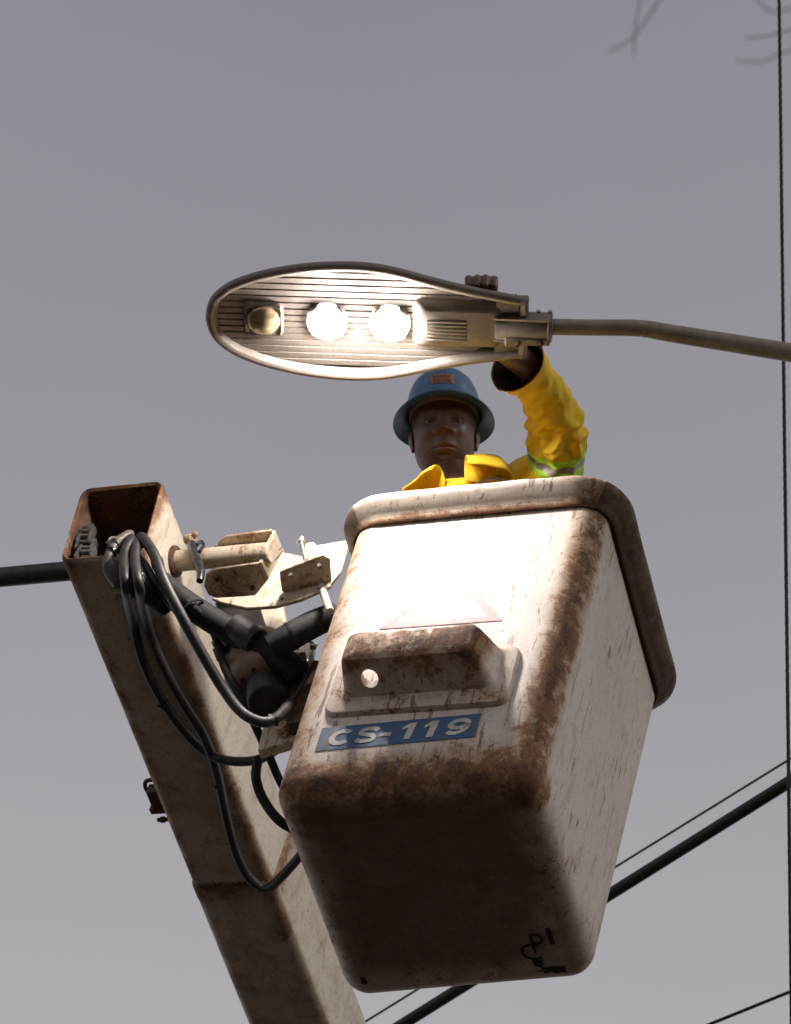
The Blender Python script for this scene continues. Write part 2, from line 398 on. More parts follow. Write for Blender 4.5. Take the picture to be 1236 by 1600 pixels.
# index 0 is the start of the front/side corner arc nearest the camera's right
def lip_piece(idx, name, mat, label, jit, dz=0):
    mb = MB(); rr = []
    for i in idx:
        x, y, nx, ny = path[i % n]
        wob = .0018 * noise.noise(Vector((x * 9, y * 9, jit)))
        rr.append([(x + nx * (o + wob), y + ny * (o + wob), z + wob * 1.2 + dz) for o, z in LIPP])
    mb.loft(rr, True, True, True)
    o = mb.build(name, mat, bucket, 50, attrs={'wear': lambda p: .12 + .75 * math.exp(-((p.z - .938) / .014) ** 2) + .5 * max(0, min(1, (p.x - .18) / .12)) + (.35 if p.x < -.31 else 0), 'soot_dark': lambda p: 0})
    o['label'] = label; return o
lip_piece(range(-(14 + 40) + 8, 7), 'lip', 'lip', 'chipped pale lip along the front of the bucket', 1.3)
lip_piece(range(6, 8 + (n - 54) + 1), 'lip', 'lip_dark', 'dark greasy lip along the side and back of the bucket', 4.7, .003)

# step pocket: a hollow box open at the top, with a drain hole
def solid(rings, name):
    mb = MB(); mb.loft(rings, True, True, True); return mb.mesh(name)
def pk_ring(y, x0, x1, z0, z1, r): return [(x, y, z) for x, z, _, _ in rrect(x0, x1, z0, z1, r, 6, 8)]
outer = solid([pk_ring(.012, -.225, .205, .232, .43, .03), pk_ring(-.004, -.225, .205, .232, .43, .03), pk_ring(-.012, -.221, .201, .237, .425, .03), pk_ring(-.014, -.212, .190, .247, .42, .03),
               pk_ring(-.0145, -.192, .176, .268, .418, .028), pk_ring(-.018, -.186, .168, .276, .416, .026), pk_ring(-.03, -.183, .162, .281, .414, .025), pk_ring(-.085, -.178, .140, .302, .406, .025), pk_ring(-.098, -.172, .132, .308, .402, .022), pk_ring(-.104, -.158, .118, .322, .39, .015)], 'pocket_solid')
inner = solid([pk_ring(.03, -.172, .152, .291, .6, .02), pk_ring(-.08, -.168, .128, .313, .6, .02), pk_ring(-.092, -.158, .118, .323, .6, .014)], 'pocket_cut')
hole = MB(); hole.lathe([(0, .2), (.020, .2), (.020, .34), (0, .34)], (-.112, -.056, 0), (0, 0, 1), 26); hole_me = hole.mesh('hole_cut')
def boolean(base, cuts):
    o = bpy.data.objects.new('tmp', base); COL.objects.link(o); tmp = []
    for c in cuts:
        q = bpy.data.objects.new('tmp_cut', c); COL.objects.link(q); tmp.append(q)
        md = o.modifiers.new('b', 'BOOLEAN'); md.operation = 'DIFFERENCE'; md.object = q; md.solver = 'EXACT'
    dg = bpy.context.evaluated_depsgraph_get(); me = bpy.data.meshes.new_from_object(o.evaluated_get(dg))
    for q in tmp + [o]: bpy.data.objects.remove(q)
    return me
pocket_me = boolean(outer, [inner, hole_me])
for v in pocket_me.vertices:            # follow the slight slope of the front panel
    v.co.y -= .016 * v.co.z / .93
link('step_pocket', pocket_me, 'shell', bucket, 40, attrs={'wear': lambda p: .38 + .42 * math.exp(-((p.y + .1) / .02) ** 2) + (.3 if p.x > .1 and p.y < -.05 else 0), 'soot_dark': lambda p: 0})

def panel_y(z): return -.016 * z / .93
def on_panel(x, z, off): return (x, panel_y(z) - off, z)
# number plate
plate = MB(); PZ = lambda x, top: (.199 if top else .123) + (x + .218) / .366 * (.012)
cols = [-.218 + .366 * i / 24 for i in range(25)]
plate.loft([[on_panel(x, PZ(x, 0) + (PZ(x, 1) - PZ(x, 0)) * q / 6, .0016) for q in range(7)] for x in cols], False)
plate_o = plate.build('number_plate', 'plate_blue', bucket, None, flip=(0, -1, 0), attrs={'wear': lambda p: .1 + .55 * max(0, 1 - (p.x + .218) / .05), 'soot_dark': lambda p: 0})
def text_mesh(body, size, shear=.0, offset=.0):
    cu = bpy.data.curves.new('t', 'FONT'); cu.body = body; cu.size = size; cu.shear = shear; cu.offset = offset; cu.resolution_u = 6
    o = bpy.data.objects.new('t', cu); COL.objects.link(o); dg = bpy.context.evaluated_depsgraph_get()
    me = bpy.data.meshes.new_from_object(o.evaluated_get(dg)); bpy.data.objects.remove(o); return me
def put_char(ch, x, z0, w, h, name, parent, mat='letter', plane='front', slope=0, shear=.12, off=.0026, fat=.05):
    me = text_mesh(ch, 1.0, 0, fat)
    xs = [v.co.x for v in me.vertices]; ys = [v.co.y for v in me.vertices]; a, b_, c_, d_ = min(xs), max(xs), min(ys), max(ys)
    for v in me.vertices:
        u = (v.co.x - a) / (b_ - a) * w; q = (v.co.y - c_) / max(1e-6, d_ - c_) * h
        X = x + u + q * shear; Z = z0 + q + u * slope
        v.co = on_panel(X, Z, off) if plane == 'front' else (X, Z, off)
    return link(name, me, mat, parent, None)
def ribbon(pts, w, closed=False):
    P = [Vector((x, y)) for x, y in pts]; n_ = len(P); a_, b_ = [], []
    for i, p in enumerate(P):
        d = (P[(i + 1) % n_] - P[i - 1]) if closed else (P[min(i + 1, n_ - 1)] - P[max(i - 1, 0)])
        d.normalize(); nn_ = Vector((-d.y, d.x)) * w / 2; a_.append(p + nn_); b_.append(p - nn_)
    v = a_ + b_; f = [(i, (i + 1) % n_, n_ + (i + 1) % n_, n_ + i) for i in range(n_ if closed else n_ - 1)]
    return [(p.x, p.y) for p in v], f
def arc(cx, cy, rx, ry, a0, a1, n_=26): return [(cx + rx * math.cos(R(a0 + (a1 - a0) * i / n_)), cy + ry * math.sin(R(a0 + (a1 - a0) * i / n_))) for i in range(n_ + 1)]
def sm2(pts): return [(p.x, p.y) for p in smooth_path([Vector((x, y, 0)) for x, y in pts], 8)]
def glyph(ch):
    if ch == 'C': return [ribbon(arc(.5, .5, .38, .38, 42, 318), .25)]
    if ch == 'S': return [ribbon(sm2([(.90, .74), (.74, .86), (.46, .885), (.20, .80), (.20, .62), (.50, .51), (.80, .40), (.82, .20), (.54, .115), (.26, .14), (.08, .26)]), .22)]
    if ch == '-': return [([(0, 0), (1, 0), (1, 1), (0, 1)], [(0, 1, 2, 3)])]
    if ch == '1': return [([(.42, 0), (.86, 0), (.86, 1), (.42, 1), (.05, .80), (.05, .60), (.42, .72)], [(0, 1, 2, 3, 6), (6, 3, 4, 5)])]
    if ch == '9': return [ribbon(arc(.5, .66, .36, .235, 0, 345, 28), .22, True), ribbon(sm2([(.865, .70), (.86, .50), (.78, .27), (.56, .12), (.34, .11), (.12, .22)]), .21)]
base = lambda x: PZ(x, 0) + .012
for ch, x, w, h, dz in (('C', -.196, .056, .052, 0), ('S', -.134, .052, .052, 0), ('-', -.076, .026, .012, .016), ('1', -.033, .036, .052, 0), ('1', .018, .036, .052, 0), ('9', .072, .056, .052, 0)):
    q = MB()
    for vs, fs in glyph(ch):
        b0 = q.addv([on_panel(x + u * w + v_ * h * .14, base(x) + dz + v_ * h + u * w * .033, .0027) for u, v_ in vs]); q.f += [tuple(b0 + i for i in f) for f in fs]
    q.build('letter', 'letter', plate_o, None, flip=(0, -1, 0))
# warning triangle, faded by the sun
tri = MB(); A, Bq, Cq = (-.158, .533), (.140, .529), (-.002, .735)
def inset_tri(k_):
    cx = (A[0] + Bq[0] + Cq[0]) / 3; cz = (A[1] + Bq[1] + Cq[1]) / 3
    return [(cx + (p[0] - cx) * k_, cz + (p[1] - cz) * k_) for p in (A, Bq, Cq)]
o_, i_ = inset_tri(1), inset_tri(.74)
tr = MB(); tr.loft([[on_panel(x, z, .0014) for x, z in o_], [on_panel(x, z, .0014) for x, z in i_]], True)
tri_o = tr.build('warning_triangle', 'decal_red', bucket, None, flip=(0, -1, 0), attrs={'wear': lambda p: .0, 'soot_dark': lambda p: 0})
t2 = MB(); t2.v = [on_panel(x, z, .0014) for x, z in inset_tri(.735)]; t2.f = [(0, 1, 2)]
t2.build('triangle_centre', 'decal', tri_o, None, flip=(0, -1, 0), attrs={'wear': lambda p: .0, 'soot_dark': lambda p: 0})
# hand-painted letters and smears under the bucket
for ch, x, y, w, h in (('C', .150, .535, .045, -.050), ('P', .180, .515, .030, -.060), ('I', .222, .490, .012, -.050)):
    me = text_mesh(ch, 1.0, 0, .0); xs = [v.co.x for v in me.vertices]; ys = [v.co.y for v in me.vertices]; a, b_, c_, d_ = min(xs), max(xs), min(ys), max(ys)
    for v in me.vertices: v.co = (x + (v.co.x - a) / (b_ - a) * w, y + (v.co.y - c_) / (d_ - c_) * h, -.0012)
    link('painted_letter', me, 'mark', bucket, None)
for (cx, cy, rx, ry, sd_) in ((.215, .567, .035, .010, 1), (.183, .545, .013, .012, 5), (-.238, .580, .008, .012, 9)):
    q = MB(); pts = []
    for i in range(40):
        a = 2 * math.pi * i / 40; f_ = 1 + .55 * noise.noise(Vector((math.cos(a) * 2.2, math.sin(a) * 2.2, sd_)))
        pts.append((min(.24, cx + rx * f_ * math.cos(a)), min(.594 if cx < 0 else .578, cy + ry * f_ * math.sin(a)), -.0014))
    q.addv(pts); q.f.append(tuple(range(40))); q.build('paint_smear', 'mark', bucket, None)
# plate that ties the bucket to its pivot, on the side away from the camera's right
mp = MB(); mp.box((-.325, .32, .60), (.02, .34, .42)); mp.build('mounting_plate', 'bracket', bucket, 40, .004)

# ------------------------------------------------------------------ the boom
boom = thing('lift_boom', 'rusty cream steel box boom, open at its end with hoses and chain hanging out', 'boom', (-.98, .0, .92), LIFT, LIFT_O)
X0, X1, Z0, Z1 = -1.095, -.860, .920, 1.170
def b_ring(y, grow=0, slant=0, r=.030):
    return [(x, y - slant * (z - Z0) / (Z1 - Z0), z) for x, z, _, _ in rrect(X0 - grow, X1 + grow, Z0 - grow, Z1 + grow, max(.006, r + grow), 6, 8)]
bm_ = MB(); T = .013
ys = [0, .004, .012, .04] + [.1 + .1 * i for i in range(12)]
rings = [b_ring(1.30, -T, .0)] + [b_ring(y, -T, .05 * max(0, 1 - y / .9)) for y in (.8, .5, .3, .15, .06)] + [b_ring(-.001, -T, .05), b_ring(-.006, -T * .5, .05)] + [b_ring(y, 0 if y else -.001, .05 * max(0, 1 - y / .9)) for y in ys] + [b_ring(1.30, 0)]
bm_.loft(rings, True, True, False)
def boom_wear(p):
    ex = min(abs(p.x - X0), abs(p.x - X1)); ez = min(abs(p.z - Z0), abs(p.z - Z1))
    e = max(0, 1 - math.hypot(max(0, ex - .008), max(0, ez - .008)) / .045)
    v = .55 * e + (.75 * math.exp(-(max(0, p.y + .03) / .03) ** 2))
    if p.z < Z0 + .02: v += .16
    inside = ex > .009 and ez > .009
    return .9 if inside else v
body = bm_.build('boom_tube', 'boom', boom, 40, attrs={'wear': boom_wear, 'soot_dark': lambda p: (1.5 if (min(abs(p.x - X0), abs(p.x - X1)) > .0105 and min(abs(p.z - Z0), abs(p.z - Z1)) > .0105 and p.y > .02) else (.36 if p.z < Z0 + .012 else 0))})  # tube coloured darker inside its open end and along the underside
ou = MB(); ou.loft([b_ring(1.115, .001)] + [b_ring(1.117, .004), b_ring(1.125, .0055), b_ring(1.17, .0055), b_ring(1.175, .004)] + [b_ring(1.2 + .12 * i, .004) for i in range(26)], True, True, True)
ou.build('outer_sleeve', 'boom', boom, 40, attrs={'wear': lambda p: .5 * math.exp(-((p.y - 1.13) / .04) ** 2) + .28 * (1 if p.z < Z0 + .02 else 0) + .3 * max(0, 1 - min(abs(p.x - X0), abs(p.x - X1)) / .03), 'soot_dark': lambda p: .36 if p.z < Z0 + .012 else 0})  # underside coloured darker here too
# far end, out of the picture: elbow, lower boom and pedestal
el = MB(); el.lathe([(0, -.2), (.16, -.2), (.16, .2), (0, .2)], (-.98, 4.2, 1.05), (1, 0, 0), 24); el.build('elbow', 'boom', boom, 40, attrs={'wear': lambda p: .3, 'soot_dark': lambda p: 0})
foot_w = Vector(LIFT_O) + LIFT @ Vector((-.98, 4.2, 1.0)); down = LIFT.transposed() @ (Vector((foot_w.x - .2, foot_w.y - 1.0, 0.0)) - Vector(LIFT_O))
lb = MB(); top = Vector((-.98, 4.2, 1.0)); axd = (down - top)
def sq(c, h): return [c + Vector((dx * h, dy * h, 0)) for dx, dy in ((-1, -1), (1, -1), (1, 1), (-1, 1))]
lb.loft([sq(top, .15), sq(top + axd * .6, .19), sq(top + axd * .8, .22), sq(top + axd * .85, .4), sq(down, .45)], True, True, True)
lb.build('lower_boom', 'boom', boom, 40, attrs={'wear': lambda p: .2, 'soot_dark': lambda p: 0})

# shafts through the boom tip
PY, PZc = .122, 1.056
s_ = MB(); s_.lathe([(0, 0), (.0275, 0), (.0275, .262), (.024, .266), (0, .266)], (-.862, PY, PZc), (1, 0, 0), 26); s_.build('pivot_tube', 'bracket', boom, 40, attrs={'wear': lambda p: .32, 'soot_dark': lambda p: 0})
s_ = MB(); s_.lathe([(0, 0), (.026, 0), (.026, .5), (.02, .506), (0, .506)], (-1.09, PY, PZc), (-1, 0, 0), 24); s_.build('pivot_shaft', 'darksteel', boom, 40)
s_ = MB(); s_.lathe([(.0285, 0), (.040, 0), (.042, .004), (.040, .010), (.0285, .012)], (-.862, PY, PZc), (1, 0, 0), 26, loop=True); s_.build('collar', 'rust', boom, 40)

# chain in the open end: each link two plates and a roller
def chain_link(wide):
    mb = MB(); h = .011 if wide else .008
    for sx in (-1, 1):
        pts = []
        for zc, a0 in ((.0105, 0), (-.0105, 180)):
            for q in range(7):
                a = R(a0 + 180 * q / 6); pts.append((sx * h, .0085 * math.cos(a), zc + .0085 * math.sin(a)))
        mb.slab(pts, (sx * .0028, 0, 0))
    mb.lathe([(0, -.009), (.006, -.009), (.006, .009), (0, .009)], (0, 0, .0105), (1, 0, 0), 12)
    return mb.mesh('chain_link')
cm = [chain_link(True), chain_link(False)]
for me_ in cm:
    me_.materials.append(M['steel']); me_.polygons.foreach_set('use_smooth', [True] * len(me_.polygons)); me_.set_sharp_from_angle(angle=R(40))
for i in range(6):
    o = bpy.data.objects.new('chain_link', cm[i % 2]); COL.objects.link(o); o.parent = boom
    p = Vector((-1.035 - .007 * i, .004 + .004 * math.sin(i * 1.3), .955 + .0215 * i)); o.location = p - ORIGIN[boom.name]; o.rotation_euler = (R(-6 + 5 * math.sin(i * .8)), 0, R(2 + 3 * math.sin(i))); o.scale = (1.7, 1.3, 1.15)
q = MB(); q.lathe([(0, 0), (.008, 0), (.010, .004), (.010, .014), (0, .014)], (-1.082, .07, 1.085), (1, 0, 0), 14); q.build('bolt', 'steel', boom)
q = MB(); q.lathe([(.012, 0), (.034, 0), (.034, .012), (.012, .012)], (-1.0, .05, 1.03), (1, 0, 0), 26, loop=True); q.build('guide_wheel', 'bracket', boom, 40, attrs={'wear': lambda p: .2, 'soot_dark': lambda p: 0})

# clevis round the tube end
def plate_y(name, pts, thick, mat='bracket', w=.3, bevel=.003, parent=boom):
    q = MB(); q.slab(pts, (0, thick, 0)); return q.build(name, mat, parent, 40, bevel, attrs={'wear': lambda p: w, 'soot_dark': lambda p: 0})
front = [(-0.7871, 0.1780, 1.0180), (-0.7689, 0.1427, 1.0180), (-0.7368, 0.1296, 1.0180), (-0.6221, 0.1233, 1.0180), (-0.6191, 0.1993, 1.0180), (-0.6607, 0.2219, 1.0180), (-0.7557, 0.2289, 1.0180), (-0.7847, 0.2093, 1.0180)]
def plate_z(name, pts, thick, w): q = MB(); q.slab(pts, (0, 0, thick)); return q.build(name, 'bracket', boom, 40, .003, attrs={'wear': lambda p: w, 'soot_dark': lambda p: 0})
plate_z('clevis_plate', front, .010, .5)
back = [(-0.7449, 0.1042, 1.0900), (-0.7178, 0.0847, 1.0900), (-0.5906, 0.0782, 1.0900), (-0.5856, 0.1540, 1.0900), (-0.7576, 0.1729, 1.0900)]
plate_z('clevis_plate', back, .010, .5)
web = MB(); web.slab([(-0.6223, 0.1237, 1.0185), (-0.6194, 0.1997, 1.0185), (-0.5898, 0.1605, 1.0990), (-0.5948, 0.0845, 1.0990)], (.011, 0, 0)); web.build('clevis_web', 'bracket', boom, 40, .002, attrs={'wear': lambda p: .25, 'soot_dark': lambda p: 0})
lowp = [(-0.6942, 0.0950, 0.8514), (-0.5775, 0.0950, 0.8466), (-0.5596, 0.0950, 0.9081), (-0.5501, 0.0950, 1.0187), (-0.4931, 0.0950, 0.9950), (-0.4120, 0.0950, 0.9527), (-0.3816, 0.0950, 0.8592), (-0.4490, 0.0950, 0.8150), (-0.5107, 0.0950, 0.7953), (-0.5866, 0.0950, 0.7973), (-0.6627, 0.0950, 0.8296)]
plate_y('gusset_plate', lowp, .010, w=.28)
sh = MB(); sh.slab([(-0.4942, 0.0300, 0.8466), (-0.3929, 0.0300, 0.9017), (-0.3791, 0.0350, 0.8935), (-0.3858, 0.0900, 0.8762), (-0.5053, 0.0900, 0.8462)], (.002, .008, .004)); sh.build('channel', 'bracket', boom, 40, .002, attrs={'wear': lambda p: .42, 'soot_dark': lambda p: 0})
plate_y('link_plate', [(-0.5004, 0.1300, 1.0813), (-0.3988, 0.1300, 1.0935), (-0.3888, 0.1300, 0.9689), (-0.4046, 0.1300, 0.9145), (-0.4591, 0.1300, 0.9525)], .010, w=.05)
plate_y('latch_plate', [(-0.4650, 0.0500, 0.9481), (-0.4638, 0.0500, 0.9844), (-0.4441, 0.0500, 0.9869), (-0.4237, 0.0500, 0.9579), (-0.4230, 0.0500, 0.9268), (-0.4498, 0.0500, 0.8996)], .008, w=.25)
# bolt heads on the clevis
for (c_, r_) in (((-0.6804, 0.1725, 1.0180), .019), ((-0.7285, 0.1757, 1.0180), .012)):
    q = MB(); q.lathe([(0, .010), (r_ * .45, .010), (r_ * .5, .006), (r_ * .72, .006), (r_ * .76, .003), (r_, .003), (r_, -.002), (0, -.002)], c_, (0, 0, -1), 20); q.build('bolt', 'bracket', boom, 30, attrs={'wear': lambda p: .6, 'soot_dark': lambda p: 0})
pn = MB(); a_, b2 = Vector((-0.4759, 0.0450, 0.9848)), Vector((-0.4424, 0.0450, 0.9024)); pn.tube([a_, b2], .0065, 14)
pn.tube([a_ + Vector((0, 0, .008)), a_ - Vector((0, 0, .006))], .0105, 14); pn.build('pin', 'bright_steel', boom, 40)
pn = MB(); pn.tube([(-0.4157, 0.1000, 0.8776), (-0.3621, 0.1000, 0.7630)], .0095, 16); pn.build('rod', 'bracket', boom, 40, attrs={'wear': lambda p: .25, 'soot_dark': lambda p: 0})
# small fixings along the tube
for px_ in (-.80, -.735):
    q = MB(); q.lathe([(0, 0), (.007, 0), (.007, .006), (.003, .009), (0, .009)], (px_ + .05, PY - .008, PZc + .026), (0, -.3, 1), 10); q.build('bolt', 'rust', boom)
# taped rag on the tube
rg = MB(); c_ = Vector((-0.8198, 0.0950, 1.1101))
for i in range(9): rg.sphere(c_ + Vector((random.uniform(-.011, .011), random.uniform(-.008, .008), random.uniform(-.012, .012))), random.uniform(.007, .012), 10, 7)
rg.build('rag', 'cloth', boom, 60)
tp = MB(); tp.tube([(-0.8066, 0.0880, 1.0774), (-0.7844, 0.0820, 1.0237), (-0.7641, 0.0840, 0.9865), (-0.7481, 0.0880, 0.9554), (-0.7432, 0.0920, 0.9208)], [.011, .013, .0125, .011, .009], 12, True, 5)
tp.tube([(-0.7904, 0.0880, 1.0697), (-0.7855, 0.0900, 1.0878), (-0.7749, 0.0920, 1.0728), (-0.7739, 0.0860, 1.0381)], .0045, 8, True, 4); tp.build('tape_wrap', 'tape', boom, 60)

# pivot housing and rubber sleeves
ho = MB(); hc = Vector((-0.6141, 0.3000, 0.8125)); hax = Vector((-.42, .05, 1)).normalized()
ho.lathe([(0, -.085), (.055, -.085), (.075, -.078), (.088, -.062), (.094, -.03), (.094, .05), (.084, .075), (.066, .085), (0, .085)], hc, hax, 34); ho.build('pivot_housing', 'boom', boom, 50, attrs={'wear': lambda p: .5, 'soot_dark': lambda p: .75})
ho = MB(); ho.lathe([(0, -.155), (.047, -.155), (.053, -.148), (.053, -.08), (0, -.08)], hc, hax, 28); ho.build('swivel_boss', 'darksteel', boom, 50)
def rub(name, pts, r, mat='rubber', sub=8, seg=20): q = MB(); q.tube(pts, r, seg, True, sub); return q.build(name, mat, boom, 60)
rub('rubber_sleeve', [(-0.8157, 0.0300, 0.8588), (-0.7746, 0.1000, 0.8578), (-0.7140, 0.1600, 0.8490), (-0.6495, 0.2000, 0.8301), (-0.5310, 0.2400, 0.7704), (-0.4790, 0.2600, 0.7396)], [.026, .032, .033, .034, .034, .028])
rub('sleeve_cuff', [(-0.6585, 0.1850, 0.8429), (-0.5920, 0.2050, 0.7993)], .036, 'hose')
rub('rubber_sleeve', [(-0.5247, 0.1700, 0.7289), (-0.4785, 0.1600, 0.7554), (-0.4303, 0.1600, 0.7967), (-0.3855, 0.1700, 0.8411)], [.033, .035, .034, .031])
rub('rubber_boot', [(-0.9039, -0.0550, 0.8128), (-0.8543, -0.0450, 0.7680), (-0.7977, -0.0050, 0.7610), (-0.7708, 0.0500, 0.7640)], [.020, .032, .034, .026])
# white post and dark block behind
q = MB(); q.slab([(-0.6691, 0.2400, 1.0288), (-0.6057, 0.2400, 1.0469), (-0.5544, 0.2400, 0.9111), (-0.6064, 0.2400, 0.8666)], (0, .05, 0)); q.build('post', 'bracket', boom, 40, .004, attrs={'wear': lambda p: .1, 'soot_dark': lambda p: 0})
q = MB(); q.slab([(-0.7663, 0.2200, 1.0029), (-0.6364, 0.2200, 0.9734), (-0.5575, 0.2200, 0.7987), (-0.6065, 0.2200, 0.7920), (-0.7067, 0.2200, 0.8793)], (0, .04, 0)); q.build('cross_block', 'darksteel', boom, 40, .004)
q = MB(); q.slab([(-0.5423, 0.2600, 0.8458), (-0.4706, 0.2600, 0.8574), (-0.4652, 0.2600, 0.8069), (-0.4802, 0.2600, 0.7446), (-0.5201, 0.2600, 0.7835)], (0, .02, 0)); q.build('fitting_block', 'bright_steel', boom, 40, .003)
q = MB(); c_ = Vector((-0.4874, 0.2550, 0.7935)); q.lathe([(.004, 0), (.011, 0), (.011, .006), (.004, .006)], c_, (0, -1, 0), 16, loop=True); q.build('fitting_ring', 'darksteel', boom)
q = MB(); q.lathe([(0, 0), (.008, 0), (.008, .012), (0, .012)], (-0.4624, 0.2500, 0.8143), (.3, -1, .4), 8); q.build('nut', 'steel', boom, 30)
# arm from the housing to the bucket, with gusset
q = MB(); q.slab([(-0.5358, 0.3000, 0.6913), (-0.5376, 0.3000, 0.8065), (-0.4877, 0.3000, 0.8382), (-0.3913, 0.3000, 0.8148), (-0.3429, 0.3000, 0.6046), (-0.4919, 0.3000, 0.5960)], (0, .06, 0)); q.build('swing_arm', 'rust', boom, 40, .004)
q = MB(); q.slab([(-0.5687, 0.3400, 0.5508), (-0.5763, 0.3400, 0.6317), (-0.5329, 0.3400, 0.6993), (-0.4965, 0.3400, 0.7149), (-0.4581, 0.3400, 0.5918), (-0.5102, 0.3400, 0.5686)], (0, .03, 0)); q.build('gusset_plate', 'bracket', boom, 40, .004, attrs={'wear': lambda p: .25, 'soot_dark': lambda p: 0})
q = MB(); q.lathe([(0, -.01), (.016, -.01), (.016, .02), (0, .02)], (-0.5146, 0.3300, 0.6046), (0, -1, 0), 18); q.build('pin_head', 'bracket', boom, 40, attrs={'wear': lambda p: .45, 'soot_dark': lambda p: 0})

# hoses
HR = .0125
rub('hydraulic_hose', [(-.99, .25, 1.05), (-.99, .06, 1.02), (-0.8801, -0.0550, 0.9212), (-0.8632, -0.0750, 0.8250), (-0.8238, -0.0650, 0.7007), (-0.9441, 0.1744, 0.8900), (-0.9579, 0.3181, 0.8880), (-0.9427, 0.4661, 0.8890), (-0.9023, 0.5866, 0.8880), (-0.8354, 0.6203, 0.8600), (-0.7454, 0.6166, 0.8400), (-0.6752, 0.5851, 0.8300), (-0.5714, 0.5076, 0.8200)], HR, 'hose')
rub('hydraulic_hose', [(-.95, .25, 1.05), (-.955, .06, 1.02), (-0.8607, -0.0550, 0.9027), (-0.8273, -0.0750, 0.8021), (-0.7871, -0.0650, 0.6959), (-0.9062, 0.1773, 0.8890), (-0.9088, 0.2999, 0.8860), (-0.8924, 0.4373, 0.8830), (-0.8635, 0.5478, 0.8700), (-0.8686, 0.6730, 0.8750), (-0.8940, 0.8265, 0.8850), (-0.9073, 0.9637, 0.8850), (-0.8978, 1.0552, 0.8820), (-0.8560, 1.0937, 0.8750), (-0.7875, 1.0367, 0.8600), (-0.6982, 0.9453, 0.8500)], HR * 1.02, 'hose')
rub('hydraulic_hose', [(-.92, .25, 1.06), (-.92, .06, 1.04), (-0.8510, -0.0550, 0.9223), (-0.7876, -0.0700, 0.8287), (-0.7381, -0.0450, 0.7350), (-0.6914, 0.0100, 0.6669), (-0.6474, 0.0900, 0.6140), (-0.6035, 0.1600, 0.5664), (-0.5591, 0.2000, 0.5264), (-0.5118, 0.2200, 0.5099), (-0.4875, 0.2400, 0.5447), (-0.4874, 0.2800, 0.6482)], HR * 1.08, 'hose')
rub('hydraulic_hose', [(-1.0, .2, 1.0), (-.99, .04, .985), (-0.8963, -0.0450, 0.9525), (-0.9062, -0.0660, 0.8999), (-0.9130, -0.0660, 0.8487), (-0.9108, -0.0500, 0.8073), (-0.8678, -0.0400, 0.7508)], HR * .95, 'hose_lit')
rub('hydraulic_hose', [(-0.8580, -0.0300, 0.8828), (-0.8080, -0.0500, 0.8062), (-0.7677, -0.0300, 0.7505), (-0.7426, 0.0200, 0.7353), (-0.7139, 0.0700, 0.7196)], HR * .8, 'hose')
rub('hydraulic_hose', [(-0.7698, 0.0900, 0.8522), (-0.7356, 0.1100, 0.8298), (-0.7164, 0.2000, 0.8431), (-0.6745, 0.2400, 0.7496), (-0.6156, 0.3000, 0.6682), (-0.5817, 0.4200, 0.6241), (-0.5675, 0.5000, 0.6066), (-0.5182, 0.6000, 0.5608)], HR * .85, 'rubber')
rub('hydraulic_hose', [(-0.6551, 0.5000, 0.7096), (-0.6552, 0.5200, 0.6602), (-0.6365, 0.5600, 0.6201), (-0.5901, 0.6000, 0.5781), (-0.5233, 0.6600, 0.5796)], HR * 1.0, 'rubber')
q = MB(); q.lathe([(HR * .9, -.003), (HR * 1.35, -.003), (HR * 1.35, .003), (HR * .9, .003)], (-0.9101, -0.0670, 0.8574), (.35, .1, 1), 14, loop=True); q.build('cable_tie', 'tape', boom)
# ferrules, ties and bolts
for c_, ax_ in (((-0.8352, -0.0680, 0.7360), (.1, .05, -1)), ((-0.7983, -0.0680, 0.7311), (.15, .05, -1)), ((-0.7712, -0.0620, 0.7985), (.4, .2, -1)), ((-0.4910, 0.2350, 0.5322), (1, .3, .4)), ((-0.9141, -0.0680, 0.8827), (-.6, 0, -.6))):
    q = MB(); q.lathe([(HR, -.012), (HR * 1.28, -.011), (HR * 1.28, -.004), (HR * 1.16, -.002), (HR * 1.28, .002), (HR * 1.28, .011), (HR, .012)], c_, ax_, 14); q.build('hose_ferrule', 'hose', boom, 30)
for a_, b_ in (((-0.9477, 0.4458, 0.8860), (.4, 1, 0)), ((-0.8814, 0.7211, 0.8800), (.2, 1, 0)), ((-0.7458, 0.1150, 0.8297), (.7, .3, -.6)), ((-0.4785, 0.1600, 0.7554), (.8, 0, .6))):
    q = MB(); rr_ = .016 if a_[2] < .9 and a_[1] > .3 else .0365; q.lathe([(rr_ - .003, -.003), (rr_, -.003), (rr_, .003), (rr_ - .003, .003)], a_, b_, 20, loop=True); q.build('cable_tie', 'tape', boom, 30)
for i in range(10):
    an_ = 2 * math.pi * i / 10; u_ = hax.orthogonal().normalized(); w_ = hax.cross(u_)
    q = MB(); q.lathe([(0, -.006), (.006, -.006), (.006, .002), (0, .002)], hc - hax * .080 + (u_ * math.cos(an_) + w_ * math.sin(an_)) * .062, tuple(hax), 6); q.build('bolt', 'rust', boom, 30)
for p_ in ((-0.7429, 0.1611, 1.0170), (-0.6580, 0.1966, 1.0170)):
    q = MB(); q.lathe([(0, -.006), (.0065, -.006), (.0065, .001), (0, .001)], p_, (0, 0, 1), 6); q.build('bolt', 'rust', boom, 30)
for p_ in ((-0.4665, 0.0450, 0.8444), (-0.3988, 0.0450, 0.8734), (-0.5000, 0.0930, 0.8215), (-0.4077, 0.0930, 0.8525)):
    q = MB(); q.lathe([(0, -.007), (.0055, -.007), (.0055, .004), (0, .004)], p_, (0, 1, .3), 6); q.build('bolt', 'steel', boom, 30)
